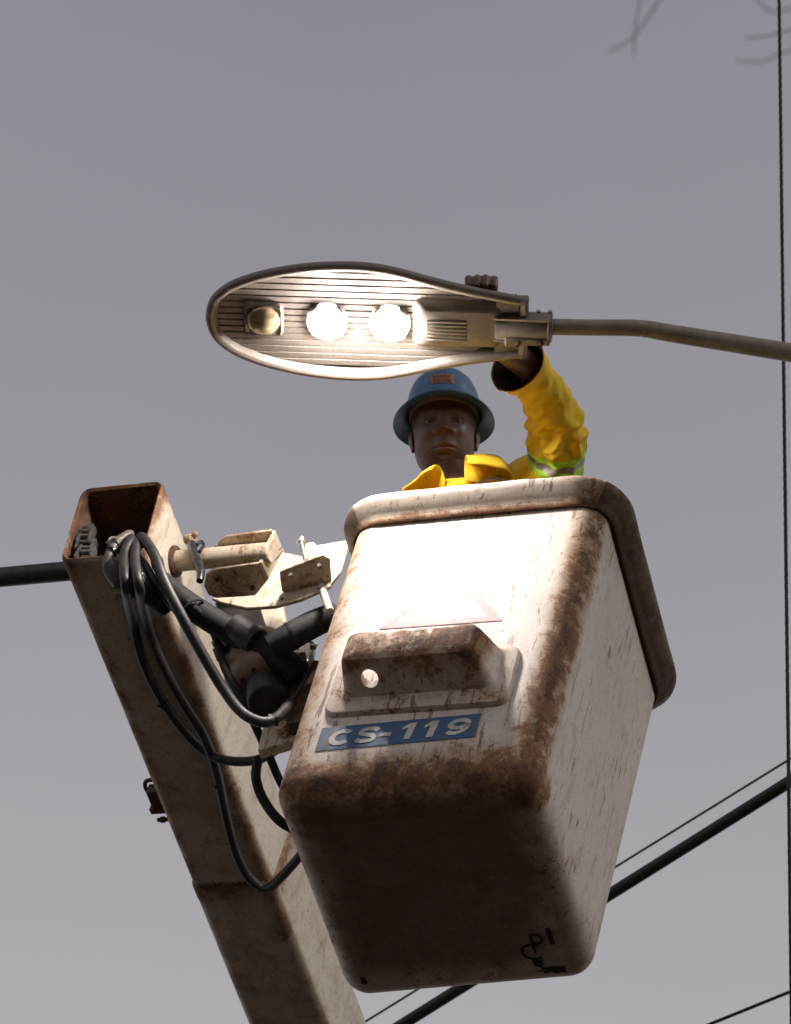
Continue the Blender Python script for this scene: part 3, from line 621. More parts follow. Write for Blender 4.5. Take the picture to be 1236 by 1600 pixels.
q = MB(); q.box((-0.6927, 0.2500, 0.8310), (.05, .04, .05), Matrix.Rotation(R(25), 3, 'Y')); q.box((-0.7049, 0.2200, 0.8411), (.02, .02, .06)); q.build('valve_block', 'darksteel', boom, 30, .003)
for p_ in ((-0.7117, 0.2200, 0.8217), (-0.6906, 0.2150, 0.8257)):
    q = MB(); q.lathe([(0, -.014), (.007, -.014), (.009, -.008), (.009, .01), (0, .01)], p_, (.3, 1, -.2), 8); q.build('hose_fitting', 'bright_steel', boom, 30)
q = MB(); q.tube([(-0.5291, 0.2500, 0.8320), (-0.5107, 0.2400, 0.8376), (-0.4841, 0.2400, 0.8395), (-0.4540, 0.2500, 0.8282)], .004, 8, True, 5); q.build('brake_pipe', 'bright_steel', boom, 60)
q = MB(); q.tube([(-0.4869, 0.2700, 0.7598), (-0.4686, 0.2700, 0.7260), (-0.4796, 0.2800, 0.6907), (-0.4973, 0.2900, 0.6562)], .005, 8, True, 5); q.build('brake_pipe', 'darksteel', boom, 60)
# weld beads where the tip meets the tube
for (xa, za, xb, zb) in ((X0 + .02, Z0 - .002, X1 - .02, Z0 - .002),):
    q = MB(); q.tube([(xa + (xb - xa) * i / 40, 1.113 + .002 * math.sin(i * 1.7), za + .001 * math.sin(i * 2.3)) for i in range(41)], [.004 + .0012 * ((i * 7) % 3) for i in range(41)], 8); q.build('weld_bead', 'rust', boom, 60)
# clamp on the far side of the boom
cx_ = X0 - .001
q = MB(); q.box((cx_ - .018, .83, .965), (.034, .075, .035)); q.box((cx_ - .024, .865, .975), (.046, .02, .05)); q.build('hose_clamp', 'rust', boom, 40, .003)
q = MB(); q.tube([(cx_, .775, .975), (cx_ - .035, .778, .978), (cx_ - .045, .80, .975), (cx_ - .035, .83, .972)], .006, 8, True, 4); q.build('hook', 'rust', boom, 60)
q = MB(); q.lathe([(0, 0), (.006, 0), (.006, .04), (0, .04)], (cx_, .905, .962), (-1, 0, 0), 8); q.lathe([(0, .02), (.010, .02), (.010, .03), (0, .03)], (cx_, .905, .962), (-1, 0, 0), 6); q.build('bolt', 'rust', boom, 30)

# ------------------------------------------------------------------ the street lamp
LC = Vector((-0.0910, 4.1773, 7.1613)); tl = R(3.0)
lx = Vector((math.cos(tl), 0, -math.sin(tl))); ly = Vector((0, 1, 0)); lz = lx.cross(ly)
def L(x, y, z): return LC + lx * x + ly * y + lz * z
POLE = Vector((2.25, LC.y + .05, 0))
lamp = thing('street_lamp', 'grey LED street lamp on a pipe arm with two of its three lenses lit', 'street lamp', POLE)
S_ = 1 / 637; SY = S_ / .765
prof = [(0, 2), (3, 16), (10, 30), (22, 41.5), (40, 53), (62, 62), (90, 70.5), (125, 78), (165, 84), (205, 87), (240, 87.5), (275, 85), (310, 79), (345, 71), (380, 63.5), (415, 57), (450, 51.5), (480, 47), (505, 44)]
pp = smooth_path([Vector((a, b_, 0)) for a, b_ in prof], 4)
outl = [((p.x - 240) * S_, p.y * SY) for p in pp]
loop = [(x, -y) for x, y in outl] + [(x, y) for x, y in reversed(outl)]          # near edge, then far edge
def normals(lp):
    out = []
    for i in range(len(lp)):
        a, b_ = lp[i - 1], lp[(i + 1) % len(lp)]; d = Vector((b_[0] - a[0], b_[1] - a[1])).normalized(); out.append((d.y, -d.x))
    return out
nl = normals(loop)
def ring_at(inset, z):
    pts = []
    for (x, y), (nx, ny) in zip(loop, nl):
        xx = x - nx * inset; yy = y - ny * inset
        if abs(y) > 1e-6 and yy * y < 0: yy = 0
        lo = min(inset, abs(y)); pts.append(L(max(-.3767 + inset, min(.4160, xx)), yy, z))
    return pts
hb = MB()
def dome_ring(k_, z): return [L(.02 + (x - .02) * k_, y * k_, z) for x, y in loop]
hb.loft([dome_ring(.02, .085), dome_ring(.3, .080), dome_ring(.6, .064), dome_ring(.8, .040), dome_ring(.93, .020), ring_at(.003, .013), ring_at(0, .008), ring_at(0, .002), ring_at(.003, -.005), ring_at(.008, -.0085), ring_at(.016, -.0085), ring_at(.0215, -.005), ring_at(.025, .004), ring_at(.030, .018), ring_at(.034, .022)], True, True, True)
hb.build('housing', 'lamp_body', lamp, 35)
# fins: long slats across the recess
def half_w(x):
    for (a, b_), (c_, d_) in zip(outl, outl[1:]):
        if a <= x <= c_: return b_ + (d_ - b_) * (x - a) / max(1e-9, c_ - a)
    return 0
NF = 17
for i in range(NF):
    y = -.152 + .304 * i / (NF - 1)
    w = .0180
    def span(yy):
        xs = [x for x, _ in outl if half_w(x) - .0285 > abs(yy) and x < .31]
        return (xs[0], xs[-1]) if len(xs) > 2 else None
    sa_, sb_ = span(y - w / 2), span(y + w / 2)
    if not sa_ or not sb_: continue
    q = MB()
    q.loft([[L(sa_[0] + (sa_[1] - sa_[0]) * u, y - w / 2, .020), L(sa_[0] + (sa_[1] - sa_[0]) * u, y - w / 2 + .0012, .0105), L(sb_[0] + (sb_[1] - sb_[0]) * u, y + w / 2 - .0012, .0120), L(sb_[0] + (sb_[1] - sb_[0]) * u, y + w / 2, .020)] for u in (0, .02, .3, .6, .98, 1)], True, True, True)
    q.build('fin', 'lamp_fin', lamp, 30)
# lenses
for px_, lit in ((411, 0), (511, 1), (609, 1)):
    x = (px_ - 560) * S_
    q = MB(); sz = .044 if lit else .049
    rr = [(xx, yy) for xx, yy, _, _ in rrect(x - sz, x + sz, -sz, sz, .018, 6, 4)]
    q.loft([[L(a, b_, .016) for a, b_ in rr], [L(a, b_, .002) for a, b_ in rr], [L(x + (a - x) * .95, b_ * .95, -.002) for a, b_ in rr], [L(x + (a - x) * .90, b_ * .90, -.003) for a, b_ in rr], [L(x + (a - x) * .6, b_ * .6, .006) for a, b_ in rr]], True, False, False)
    holder = q.build('lens_holder', 'lamp_body', lamp, 40)
    q = MB(); r_ = .050 if lit else .043
    dome = [(r_, .012)] + [(r_ * math.cos(R(a)), .002 - r_ * .66 * math.sin(R(a))) for a in range(0, 91, 9)]
    q.lathe(dome, LC + lx * x, tuple(lz), 32); 
    q.build('lens', 'lit' if lit else 'glass', holder, 60)
    if not lit:
        q = MB(); q.lathe([(.038, .004), (.034, .012), (.024, .022), (.012, .027), (.001, .028)], LC + lx * x, tuple(lz), 28); q.build('reflector', 'gold', holder, 60)
        q = MB(); q.box(L(x, 0, .018), (.018, .018, .004)); q.build('light_chip', 'eye', holder, 30)
    for sx, sy in ((-1, -1), (1, -1), (1, 1), (-1, 1)):
        q = MB(); q.lathe([(0, -.0075), (.003, -.0075), (.0035, -.004), (.0035, .0)], L(x + sx * (sz - .008), sy * (sz - .008), 0), tuple(lz), 8); q.build('screw', 'steel', holder, 40)
# driver cover with louvre
q = MB(); dz = -.010
def dr(k_, z, x0=.142, x1=.345): return [L(a, b_, z) for a, b_, _, _ in rrect(x0 + k_, x1 - k_, -.062 + k_, .058 - k_, .02, 6, 6)]
q.loft([dr(-.012, .02), dr(-.008, .006), dr(0, -.004), dr(.006, -.0105), dr(.012, -.0125)], True, False, True); cover = q.build('driver_cover', 'lamp_body', lamp, 40)
q = MB(); lv = [(x, y) for x, y, _, _ in rrect(.168, .268, -.028, .040, .008, 5, 4)]
q.loft([[L(a, b_, -.0135) for a, b_ in lv], [L(.218 + (a - .218) * .97, .006 + (b_ - .006) * .96, -.0140) for a, b_ in lv]], True, False, True); q.build('louvre_panel', 'lamp_dark', cover, 30)
for i in range(6):
    y = -.022 + .0113 * i
    q = MB(); q.loft([[L(x, y - .0045, -.0142), L(x, y - .003, -.0185), L(x, y + .003, -.0165), L(x, y + .0045, -.0142)] for x in (.170, .218, .266)], True, True, True); q.build('slat', 'lamp_body', cover, 30)
# neck webs, socket and bolts
for y0_, h_ in ((-.036, .03), (.030, .03)):
    q = MB(); q.loft([[L(x, y0_ - .005, .01), L(x, y0_ - .003, z), L(x, y0_ + .003, z), L(x, y0_ + .005, .01)] for x, z in ((.30, .002), (.34, -.016), (.47, -.018))], True, True, True); q.build('neck_rib', 'lamp_body', lamp, 30)
q = MB(); q.lathe([(0, 0), (.034, 0), (.036, .004), (.036, .128), (.039, .130), (.039, .139), (.029, .141), (.029, .132)], L(.335, .002, .012), tuple(lx), 30); q.build('socket', 'lamp_body', lamp, 40)
q = MB(); q.box(L(.374, 0, .016), (.080, .158, .028)); q.build('neck_block', 'lamp_body', lamp, 40, .003)
q = MB(); q.box(L(.415, .024, -.016), (.11, .022, .020)); q.build('clamp_lug', 'lamp_body', lamp, 40, .003)
for x in (.392, .447):
    q = MB(); q.lathe([(0, -.012), (.006, -.012), (.007, -.008), (.007, .0), (.010, .0), (.010, .004)], L(x, .024, -.026), tuple(lz), 6); q.build('bolt', 'rust', lamp, 30)
for x in (.44, .468):
    q = MB(); q.lathe([(0, 0), (.005, 0), (.005, .006), (0, .006)], L(x, -.036, .018), tuple(-ly), 8); q.build('screw', 'steel', lamp, 30)
# arm and pole
a0 = L(.455, .002, .012); a1 = L(.69, .002, .012 + .006); a2 = Vector((0.9593, 4.1850, 7.0535)); a3 = a2 + (a2 - a1) * 1.9
end = Vector((POLE.x, POLE.y, a3.z - .2))
q = MB(); pth = smooth_path([a0, (a0 * .5 + a1 * .5), a1, a1 + (a2 - a1) * .22, a2, a2 + (a2 - a1) * 1.0, a3, Vector((POLE.x - .12, POLE.y, a3.z - .06)), end], 8)
q.tube(pth, [.0200, .0202, .0210, .0225, .0240, .0245, .025, .03], 22); 
arm = q.build('arm_pipe', 'pipe', lamp, 60)
q = MB(); bp = a1 + (a2 - a1) * .04; q.lathe([(.018, -.003), (.0218, -.0015), (.0218, .0015), (.018, .003)], bp, tuple((a2 - a1).normalized()), 22, loop=True); q.build('weld_bead', 'pipe', arm)
q = MB(); q.lathe([(0, 0), (.16, 0), (.16, .02), (.085, .03), (.07, 3), (.055, end.z + .1), (.02, end.z + .16), (0, end.z + .16)], POLE, (0, 0, 1), 24); q.build('pole', 'pipe', lamp, 50)

# ------------------------------------------------------------------ wires
def wire(name, pts, r, mat, label, seg=10):
    q = MB(); q.tube(pts, r, seg, True, 6); return tag(q.build(name, mat, None, 60), label, 'cable')
def extend(p, q_, a, b_):
    p, q_ = Vector(p), Vector(q_); d = q_ - p; return [p - d * a, p, p + d * .5, q_, q_ + d * b_]
wire('power_cable', extend((0.0262, 7.6167, 7.7490), (1.2653, 6.5535, 7.8782), 4, 4), .0205, 'cable', 'thick black overhead cable slanting behind the bucket, lower of the pair')
wire('overhead_wire', extend((-0.1218, 8.0134, 8.0667), (1.3356, 6.8605, 8.2739), 4, 4), .0042, 'wire', 'thin brown wire running just above the thick black cable')
wire('overhead_wire', extend((1.0969, 7.7754, 7.8761), (1.3497, 7.5327, 7.8221), 14, 20), .0058, 'cable', 'single thin black wire crossing the bottom right corner of the picture')
# stranded steel rope: six lobes that twist along the length
p0, p1 = Vector((1.0984, 6.1886, 6.6054)), Vector((1.2138, 4.6165, 9.4296)); d = (p1 - p0); Lr = d.length; d.normalize(); u = d.orthogonal().normalized(); w = d.cross(u)
q = MB(); rings = []; s0, s1 = -p0.z / d.z + .02, Lr + 3.0; NN = 1500
for i in range(NN):
    s = s0 + (s1 - s0) * i / (NN - 1); tw = s * 2 * math.pi / .085
    rings.append([p0 + d * s + (u * math.cos(a + tw) + w * math.sin(a + tw)) * .0056 * (.84 + .24 * abs(math.cos(1.5 * a))) for a in [2 * math.pi * j / 12 for j in range(12)]])
q.loft(rings, True, True, True); tag(q.build('steel_rope', 'wire', None, 80), 'dark twisted steel rope running upright near the right edge, behind the lamp arm', 'cable')
# ------------------------------------------------------------------ the worker
def BK(x, y, z): return Vector(LIFT_O) + LIFT @ Vector((x, y, z))
FEET = BK(.03, .33, .075)
person = thing('person', 'worker in yellow jacket and blue hard hat reaching up from the bucket to the lamp', 'person', FEET)
HC = Vector((0.1283, 4.7189, 7.3795))                        # middle of the head
fw = Vector((-.03, -math.cos(R(24)), -math.sin(R(24)))).normalized()      # he looks down at the camera
hx = fw.cross(Vector((0, 0, 1))).normalized() * -1.0     # towards the right of the picture
if hx.x < 0: hx = -hx
hz = hx.cross(fw).normalized()
if hz.z < 0: hz = -hz
HR_ = Matrix((hx, fw, hz)).transposed()
HSC = 1.07
def H(x, y, z): return HC + (hx * x + fw * y + hz * z) * HSC
sk = MB()
# head: horizontal rings of an egg, its front pushed in and out for brow, eyes, nose, lips and chin
HEADR = [(-.118, .004, .030, .020), (-.114, .020, .046, .010), (-.106, .038, .058, -.004), (-.094, .051, .066, -.018), (-.078, .0605, .071, -.034), (-.058, .067, .0745, -.050), (-.035, .0705, .077, -.066), (-.01, .071, .079, -.082), (.015, .0735, .081, -.095), (.045, .0755, .081, -.103), (.075, .072, .073, -.102), (.098, .060, .056, -.090), (.114, .040, .034, -.062), (.122, .018, .010, -.034), (.124, .004, -.006, -.018)]
FEAT = [(0, .014, .0095, .020, .020, .012), (0, -.019, .0125, .014, .0070, .0205), (.0175, -.0235, .0078, .0085, .0055, .0120), (.034, .0115, .016, .012, .012, -.0085), (.034, .0175, .014, .0046, .0042, .0062), (.034, .0035, .012, .0040, .0040, .0035),
        (.029, .034, .021, .008, .008, .0055), (.047, -.014, .018, .018, .020, .0040), (0, -.055, .026, .018, .022, .0065), (.030, -.046, .006, .012, .012, -.0012), (0, -.0345, .0035, .006, .006, -.0018),
        (0, -.0560, .018, .0050, .0045, .0058), (0, -.0632, .0205, .0019, .0019, -.0048), (0, -.0708, .0165, .0050, .0055, .0066), (0, -.0835, .015, .0045, .0045, -.0035), (0, -.098, .015, .011, .010, .0050)]
def egg(z):
    for (z0, w0, f0, b0), (z1, w1, f1, b1) in zip(HEADR, HEADR[1:]):
        if z0 <= z <= z1: t = (z - z0) / (z1 - z0); return w0 + (w1 - w0) * t, f0 + (f1 - f0) * t, b0 + (b1 - b0) * t
    return HEADR[-1][1:]
zz_ = [p.x for p in smooth_path([Vector((h_[0], 0, 0)) for h_ in HEADR], 13)]
ctl = smooth_path([Vector(h_[1:]) for h_ in HEADR], 13)
head_rings = []
for z, (w_, f_, b_) in zip(zz_, ctl):
    rr = []; w_ *= 1.05
    for i in range(150):
        a = 2 * math.pi * i / 150 + .001; ca, sa = math.cos(a), math.sin(a)
        x = w_ * math.copysign(abs(ca) ** .88, ca); yc = (f_ + b_) / 2 * .35 - .006
        y = yc + ((f_ - yc) * abs(sa) ** .92 if sa > 0 else (b_ - yc) * abs(sa) ** .92)
        if sa > 0:
            fr_ = min(1, sa * 1.6)
            for (cx, cz, sx, su, sd2, A) in FEAT:
                zc = cz - (4.5 * x * x if -.066 < cz < -.055 else 0)
                for s in ((1, -1) if cx else (1,)):
                    g_ = ((x - s * cx) / sx) ** 2 + ((z - zc) / (su if z > zc else sd2)) ** 2
                    if g_ < 9: y += A * math.exp(-g_) * fr_
        rr.append(H(x, y, z))
    head_rings.append(rr)
for s in (-1, 1):          # ears
    for c_, r_ in (((s * .079, -.012, -.006), (.0060, .0185, .031)), ((s * .083, -.019, .004), (.0055, .010, .024)), ((s * .077, -.002, -.030), (.006, .010, .012))): sk.sphere(H(*c_), tuple(q * HSC for q in r_), 18, 12, HR_)
sk.sphere(H(0, -.012, -.01), tuple(q * HSC for q in (.060, .060, .080)), 24, 16, HR_)
def cap(p, q_, r0, r1, n=9):
    p, q_ = Vector(p), Vector(q_)
    for i in range(n): t = i / (n - 1); sk.sphere(p.lerp(q_, t), r0 + (r1 - r0) * t, 14, 9)
up = Vector((0, 0, 1))
neck = BK(-.185, .235, 1.335); chest = BK(-.10, .30, 1.10); pelvis = BK(-.01, .33, .84)
cap(H(0, -.030, -.050), neck + Vector((.0, -.0, .0)), .058, .070, 30)
for p, r in ((chest, (.145, .095, .15)), (chest.lerp(pelvis, .5), (.135, .095, .14)), (pelvis, (.145, .10, .12))): sk.sphere(p, r, 24, 16)
SHR = neck + Vector((-.125, .03, -.13)); SHL = Vector((0.3005, 4.8450, 7.2699))
sk.sphere(SHR, .065); sk.sphere(SHL, .065); cap(neck + Vector((0, 0, -.06)), SHR, .06, .055); cap(neck + Vector((0, 0, -.06)), SHL, .06, .055)
ELR = BK(-.215, .36, .86); WRR = BK(-.10, .16, .72)
cap(SHR, ELR, .052, .042); cap(ELR, WRR, .040, .028); 
for p, r in ((0, 1), (1, 1)): pass
for s in (-1, 1):
    hip = pelvis + Vector((s * .085, 0, -.05)); kn = FEET + Vector((s * .10, -.03, .48)); an = FEET + Vector((s * .11, .0, .09))
    cap(hip, kn, .082, .056, 12); cap(kn, an, .054, .036, 12); cap(an + Vector((0, .03, -.05)), an + Vector((0, -.14, -.06)), .032, .028, 6)
# raised arm and the hand laid over the neck of the lamp
ELB = Vector((0.4226, 4.5753, 7.2129)); WRL = L(.325, .085, .066)
ARM = smooth_path([SHL, Vector((0.3952, 4.7190, 7.2204)), Vector((0.4183, 4.6305, 7.2178)), Vector((0.4073, 4.5467, 7.2244)), Vector((0.3812, 4.4623, 7.2184)), Vector((0.3506, 4.3883, 7.2032)), Vector((0.3294, 4.3369, 7.1948)), WRL], 5)
for a_, b_ in zip(ARM, ARM[1:]): cap(a_, b_, .037, .036, 3)
def hand(w0, palm_c, across, along, down_, span, curl):
    """palm plus four fingers laid along 'along' and curling 'down_', thumb off the side"""
    for i in range(7):
        t = i / 6
        for s in (-1.3, -.45, .45, 1.3): sk.sphere(w0.lerp(palm_c, t) + across * (s * .021 * (.6 + .4 * t)), .0165 - .002 * t, 10, 7)
    for k_, (o, ln) in enumerate(((-1.5, .92), (-.5, 1.0), (.5, 1.05), (1.5, .95))):
        kn_ = palm_c + across * (o * .0208 * span) + along * .012
        d1 = (along * math.cos(R(curl[0])) + down_ * math.sin(R(curl[0]))); d2 = (along * math.cos(R(curl[1])) + down_ * math.sin(R(curl[1]))); d3 = (along * math.cos(R(curl[2])) + down_ * math.sin(R(curl[2])))
        a_ = kn_ + d1 * .042 * ln; b_ = a_ + d2 * .026 * ln; c_ = b_ + d3 * .020 * ln
        cap(kn_, a_, .0112, .0104, 9); cap(a_, b_, .0106, .0096, 8); cap(b_, c_, .0094, .0080, 6)
    tb = w0.lerp(palm_c, .35) + across * (.034 * curl[3]); t1 = tb + along * .030 + across * (.022 * curl[3]) + down_ * .004; t2 = t1 + along * .028 + across * (.004 * curl[3]) + down_ * .008
    cap(tb, t1, .0125, .0105, 6); cap(t1, t2, .0105, .0085, 5)
PALM = L(.298, -.048, .077)
hand(WRL, PALM, lx, -ly, -lz, 1.0, (18, 62, 95, -1))
hand(WRR, WRR + Vector((.06, -.02, -.05)), Vector((.5, .7, 0)).normalized(), Vector((.8, .1, -.5)).normalized(), Vector((0, 0, -1)), 1.0, (20, 50, 70, 1))
def remesh(mb, vox, it, name):
    me = mb.mesh(name); o = bpy.data.objects.new('tmp', me); COL.objects.link(o)
    md = o.modifiers.new('r', 'REMESH'); md.mode = 'VOXEL'; md.voxel_size = vox; md.use_smooth_shade = True
    ms = o.modifiers.new('s', 'SMOOTH'); ms.factor = .5; ms.iterations = it
    dg = bpy.context.evaluated_depsgraph_get(); out = bpy.data.meshes.new_from_object(o.evaluated_get(dg)); bpy.data.objects.remove(o); return out
bme = remesh(sk, .0032, 4, 'body')
hd = MB(); hd.loft(head_rings, True, True, True); hme = hd.mesh('head')
bb = bmesh.new(); bb.from_mesh(bme); bb.from_mesh(hme); bb.to_mesh(bme); bb.free()
la = bme.attributes.new('lip', 'FLOAT', 'POINT'); HI = HR_.transposed()
for i, v in enumerate(bme.vertices):
    q = v.co - HC
    if q.length_squared < .03:
        q = (HI @ q) / HSC
        if q.y > .060 and abs(q.x) < .036 and -.083 < q.z < -.052: la.data[i].value = max(0, min(1, (1 - (abs(q.x) / .036) ** 2) * 1.4 * (1 - ((q.z + .0665) / .0155) ** 2)))
body_o = link('body', bme, 'skin', person, 80)
for s in (-1, 1):
    q = MB(); q.sphere(H(s * .034, .0640, .0100), .0110, 20, 14); ey = q.build('eyeball', 'eye', body_o, 80)
    q = MB(); ed = (fw * .96 + hz * -.16 ).normalized(); q.lathe([(0, .0115), (.003, .0113), (.0056, .0098)], H(s * .034, .0640, .0100), tuple(ed), 18); q.build('iris', 'iris', body_o, 80)

# hard hat with a full brim
HT = Matrix.Rotation(R(4), 3, 'X')
def hat(x, y, z):
    p = HT @ Vector((x, y, z)) / HSC; return H(p.x, p.y - .012, p.z + .061)
def hat_loft(prof, seg=56, drop=.010):
    rings = []
    for r, z in prof:
        rr = []
        for a in [2 * math.pi * q / seg for q in range(seg)]:
            k_ = max(0, (r - .104) / .04)
            rr.append(hat(r * math.cos(a) * .95, r * math.sin(a) * 1.12 + k_ * .004, z + k_ * (-.006 * math.cos(2 * a) )))
        rings.append(rr)
    return rings
HP = [(.0005, .132), (.022, .1305), (.045, .1245), (.066, .112), (.084, .092), (.096, .065), (.1035, .034), (.1065, .008), (.110, .0), (.118, -.005), (.130, -.0105), (.139, -.0155), (.1425, -.019), (.1415, -.0215), (.137, -.0195), (.128, -.014), (.116, -.008), (.106, -.003), (.1025, .006), (.099, .03), (.092, .056), (.080, .078), (.062, .096), (.040, .107), (.0005, .112)]
q = MB(); q.loft(hat_loft(HP), True); hat_o = q.build('hard_hat', 'helmet', person, 50)
for s in (-1, 0, 1):
    q = MB(); rr = []
    for i in range(15):
        a = R(22 + 136 * i / 14); r_, z_ = .106 * math.cos(a), .1325 * math.sin(a)
        rr.append([hat(s * .022 + dx, r_ * 1.10 * (1 - .03 * abs(s)), z_ * (1 - .035 * abs(s)) + dz) for dx, dz in ((-.006, -.003), (-.003, .0018), (.003, .0018), (.006, -.003))])
    q.loft(rr, True, True, True); q.build('crown_ridge', 'helmet', hat_o, 50)
q = MB(); q.loft([[hat(r_ * math.cos(a) * .95, r_ * math.sin(a) * 1.12, z) for a in [2 * math.pi * i / 40 for i in range(40)]] for r_, z in ((.099, .026), (.097, -.004), (.092, -.008), (.088, -.004), (.090, .028))], True); q.build('headband', 'helmet_in', hat_o, 50)
def hat_surface(x, z, off):
    # point on the front of the crown
    for (r0, z0), (r1, z1) in zip(HP[:9], HP[1:9]):
        if z1 <= z <= z0: r_ = r0 + (r1 - r0) * (z0 - z) / (z0 - z1); break
    r_ += off; xx = x / .95; return hat(x, math.sqrt(max(1e-6, r_ * r_ - xx * xx)) * 1.12, z)
q = MB(); q.loft([[hat_surface(-.031 + .062 * i / 10, .036 + .034 * j / 6, .0012) for i in range(11)] for j in range(7)], False); pt = q.build('front_badge', 'patch', hat_o, 60)
for (x0_, x1_, z0_, z1_) in ((-.027, -.019, .056, .066), (-.017, -.009, .056, .066), (-.007, .001, .056, .066), (.003, .011, .056, .066), (.013, .021, .056, .066), (-.026, .024, .048, .0515), (-.026, -.004, .040, .0445), (.0, .024, .040, .0445)):
    q = MB(); q.loft([[hat_surface(x0_ + (x1_ - x0_) * i / 3, z0_ + (z1_ - z0_) * j / 3, .0022) for i in range(4)] for j in range(4)], False); q.build('badge_print', 'patch_dark', pt, 60)
for s in (-1, 1):
    q = MB(); q.sphere(hat(s * .104, .052, -.006), .0035, 10, 6); q.build('rivet', 'bright_steel', hat_o, 60)

# jacket
jt = MB(); rings = []
tors = [(pelvis, -.06, .165, .125), (pelvis, .05, .165, .125), (pelvis.lerp(chest, .5), 0, .17, .125), (chest, 0, .175, .125), (chest, .09, .17, .115), (neck, -.085, .15, .105), (neck, -.05, .128, .105), (neck, -.02, .108, .098), (neck, .008, .090, .086), (neck, .03, .080, .078)]
for c_, dz_, rx, ry in tors:
    rings.append([c_ + Vector((rx * math.cos(a) * (1 + .03 * noise.noise(Vector((a, c_.z * 9 + dz_ * 9, 1)))), ry * math.sin(a) * (1 + .08 * noise.noise(Vector((a * 2, c_.z * 12 + dz_ * 12, 4)))), dz_)) for a in [2 * math.pi * i / 48 for i in range(48)]])
jt.loft(rings, True); jacket = jt.build('jacket', 'jacket', person, 70)
def sleeve_fn(path, radii, seed, flare=0, ecc=None):
    P = smooth_path([Vector(p) for p in path], 14); n_ = len(P); fr = []; upv = None
    for i, p in enumerate(P):
        tg = (P[min(i + 1, n_ - 1)] - P[max(i - 1, 0)]).normalized()
        if upv is None: upv = Vector((0, -1, 0))
        u_ = (upv - tg * upv.dot(tg)).normalized(); w_ = tg.cross(u_); upv = u_; fr.append((p, u_, w_, tg))
    def fn(t, a, off=0):
        x = t * (n_ - 1); i = min(int(x), n_ - 2); f_ = x - i
        p = fr[i][0].lerp(fr[i + 1][0], f_); u_ = fr[i][1].lerp(fr[i + 1][1], f_).normalized(); w_ = fr[i][2].lerp(fr[i + 1][2], f_).normalized()
        r_ = lerp_list(radii, t)
        ca, sa = math.cos(a), math.sin(a)
        fold = noise.noise(Vector((ca * 1.1 + seed, sa * 1.1, t * 16 + .8 * math.sin(a + seed)))) * .0105 + noise.noise(Vector((ca * 2.2, sa * 2.2 + seed, t * 34))) * .0035
        big = noise.noise(Vector((ca * .9, sa * .9, t * 5 + seed))) * .006
        el_ = math.exp(-((t - .55) / .16) ** 2)
        ridge = (.35 + el_) * .012 * (.5 - abs(noise.noise(Vector((ca * 1.5 + t * 4, sa * 1.5 - t * 3, t * 11 + seed * 2)))) * 2.2)
        r_ += (fold * (.6 + .8 * el_) + big + ridge) * min(1, (1 - t) * 9 + .35) + off
        return p + (u_ * ca + w_ * sa) * r_
    return fn
SLP = [Vector(neck) + Vector((.05, 0.02, -.11)), SHL, Vector((0.3952, 4.7190, 7.2204)), Vector((0.4183, 4.6305, 7.2178)), Vector((0.4073, 4.5467, 7.2244)), Vector((0.3812, 4.4623, 7.2184)), Vector((0.3506, 4.3883, 7.2032)), Vector((0.3030, 4.3222, 7.1811))]
SLR = [.075, .083, .078, .073, .068, .060, .058, .076]
sl = sleeve_fn(SLP, SLR, 2.3)
def sleeve_mesh(fn, t0, t1, nt_, na, off=0, inner=0):
    mb = MB(); rr = [[fn(t0 + (t1 - t0) * i / nt_, 2 * math.pi * j / na, off) for j in range(na)] for i in range(nt_ + 1)]
    if inner: rr += [[fn(t1 - (t1 - t0) * i / nt_, 2 * math.pi * j / na, off - inner) for j in range(na)] for i in range(nt_ + 1)]
    mb.loft(rr, True); return mb
slv = sleeve_mesh(sl, 0, 1, 130, 72, 0).build('sleeve', 'jacket', jacket, 80)
sleeve_mesh(sl, .55, .997, 50, 72, -.004).build('sleeve_inside_shade', 'jacket_in', jacket, 80)  # inner sleeve surface, coloured dark to stand for the shade in the cuff
sleeve_mesh(sl, .965, .998, 5, 64, .0018).build('cuff_hem', 'jacket', jacket, 80)
for t0, t1, mt_ in ((.362, .392, 'lime'), (.392, .428, 'silver'), (.428, .458, 'lime')):
    sleeve_mesh(sl, t0, t1, 8, 64, .0022).build('reflective_stripe', mt_, jacket, 80)
sr = sleeve_fn([Vector(neck) + Vector((-.04, 0.02, -.11)), SHR + Vector((.0, 0, -.01)), SHR.lerp(ELR, .5), ELR, ELR.lerp(WRR, .5), WRR], [.07, .078, .072, .066, .06, .055], 7.1)
sleeve_mesh(sr, 0, 1, 60, 40, 0, .003).build('sleeve', 'jacket', jacket, 80)
# turned-up collar
cl = MB(); rr = []
NCOL = 72
for i in range(NCOL + 1):
    t = i / NCOL; a = R(-84 + 326 * t)       # open at the throat
    f_ = .5 + .5 * math.cos((t - .5) * 2 * math.pi)      # 1 at the nape
    wv = noise.noise(Vector((t * 7, 3.1, 0))); wv2 = noise.noise(Vector((t * 13, 8.4, 0)))
    base_c = neck + Vector((.006, -.028, .034)); ca, sa = math.cos(a), math.sin(a)
    row = []
    for s, (rad, hgt) in enumerate(((.079, -.060), (.080, -.012), (.083, .018), (.088, .038), (.095, .047), (.106, .043), (.118, .026), (.129, -.004), (.138, -.040), (.142, -.058))):
        rr_ = rad + wv * .007 * s / 3 + wv2 * .006 * (s / 5) + .004 * noise.noise(Vector((t * 22, s * .8, 2))); hh = hgt + wv * .010 * (s / 4) + .012 * wv2
        row.append(base_c + Vector((ca * rr_ * 1.08, sa * rr_, (hh * (.75 + .3 * f_) * (.86 + .38 * ca) + .022 * ca) - .030 * (1 - min(1, min(t, 1 - t) * 7)) * (1 if ca < 0 else .35))))
    rr.append(row)
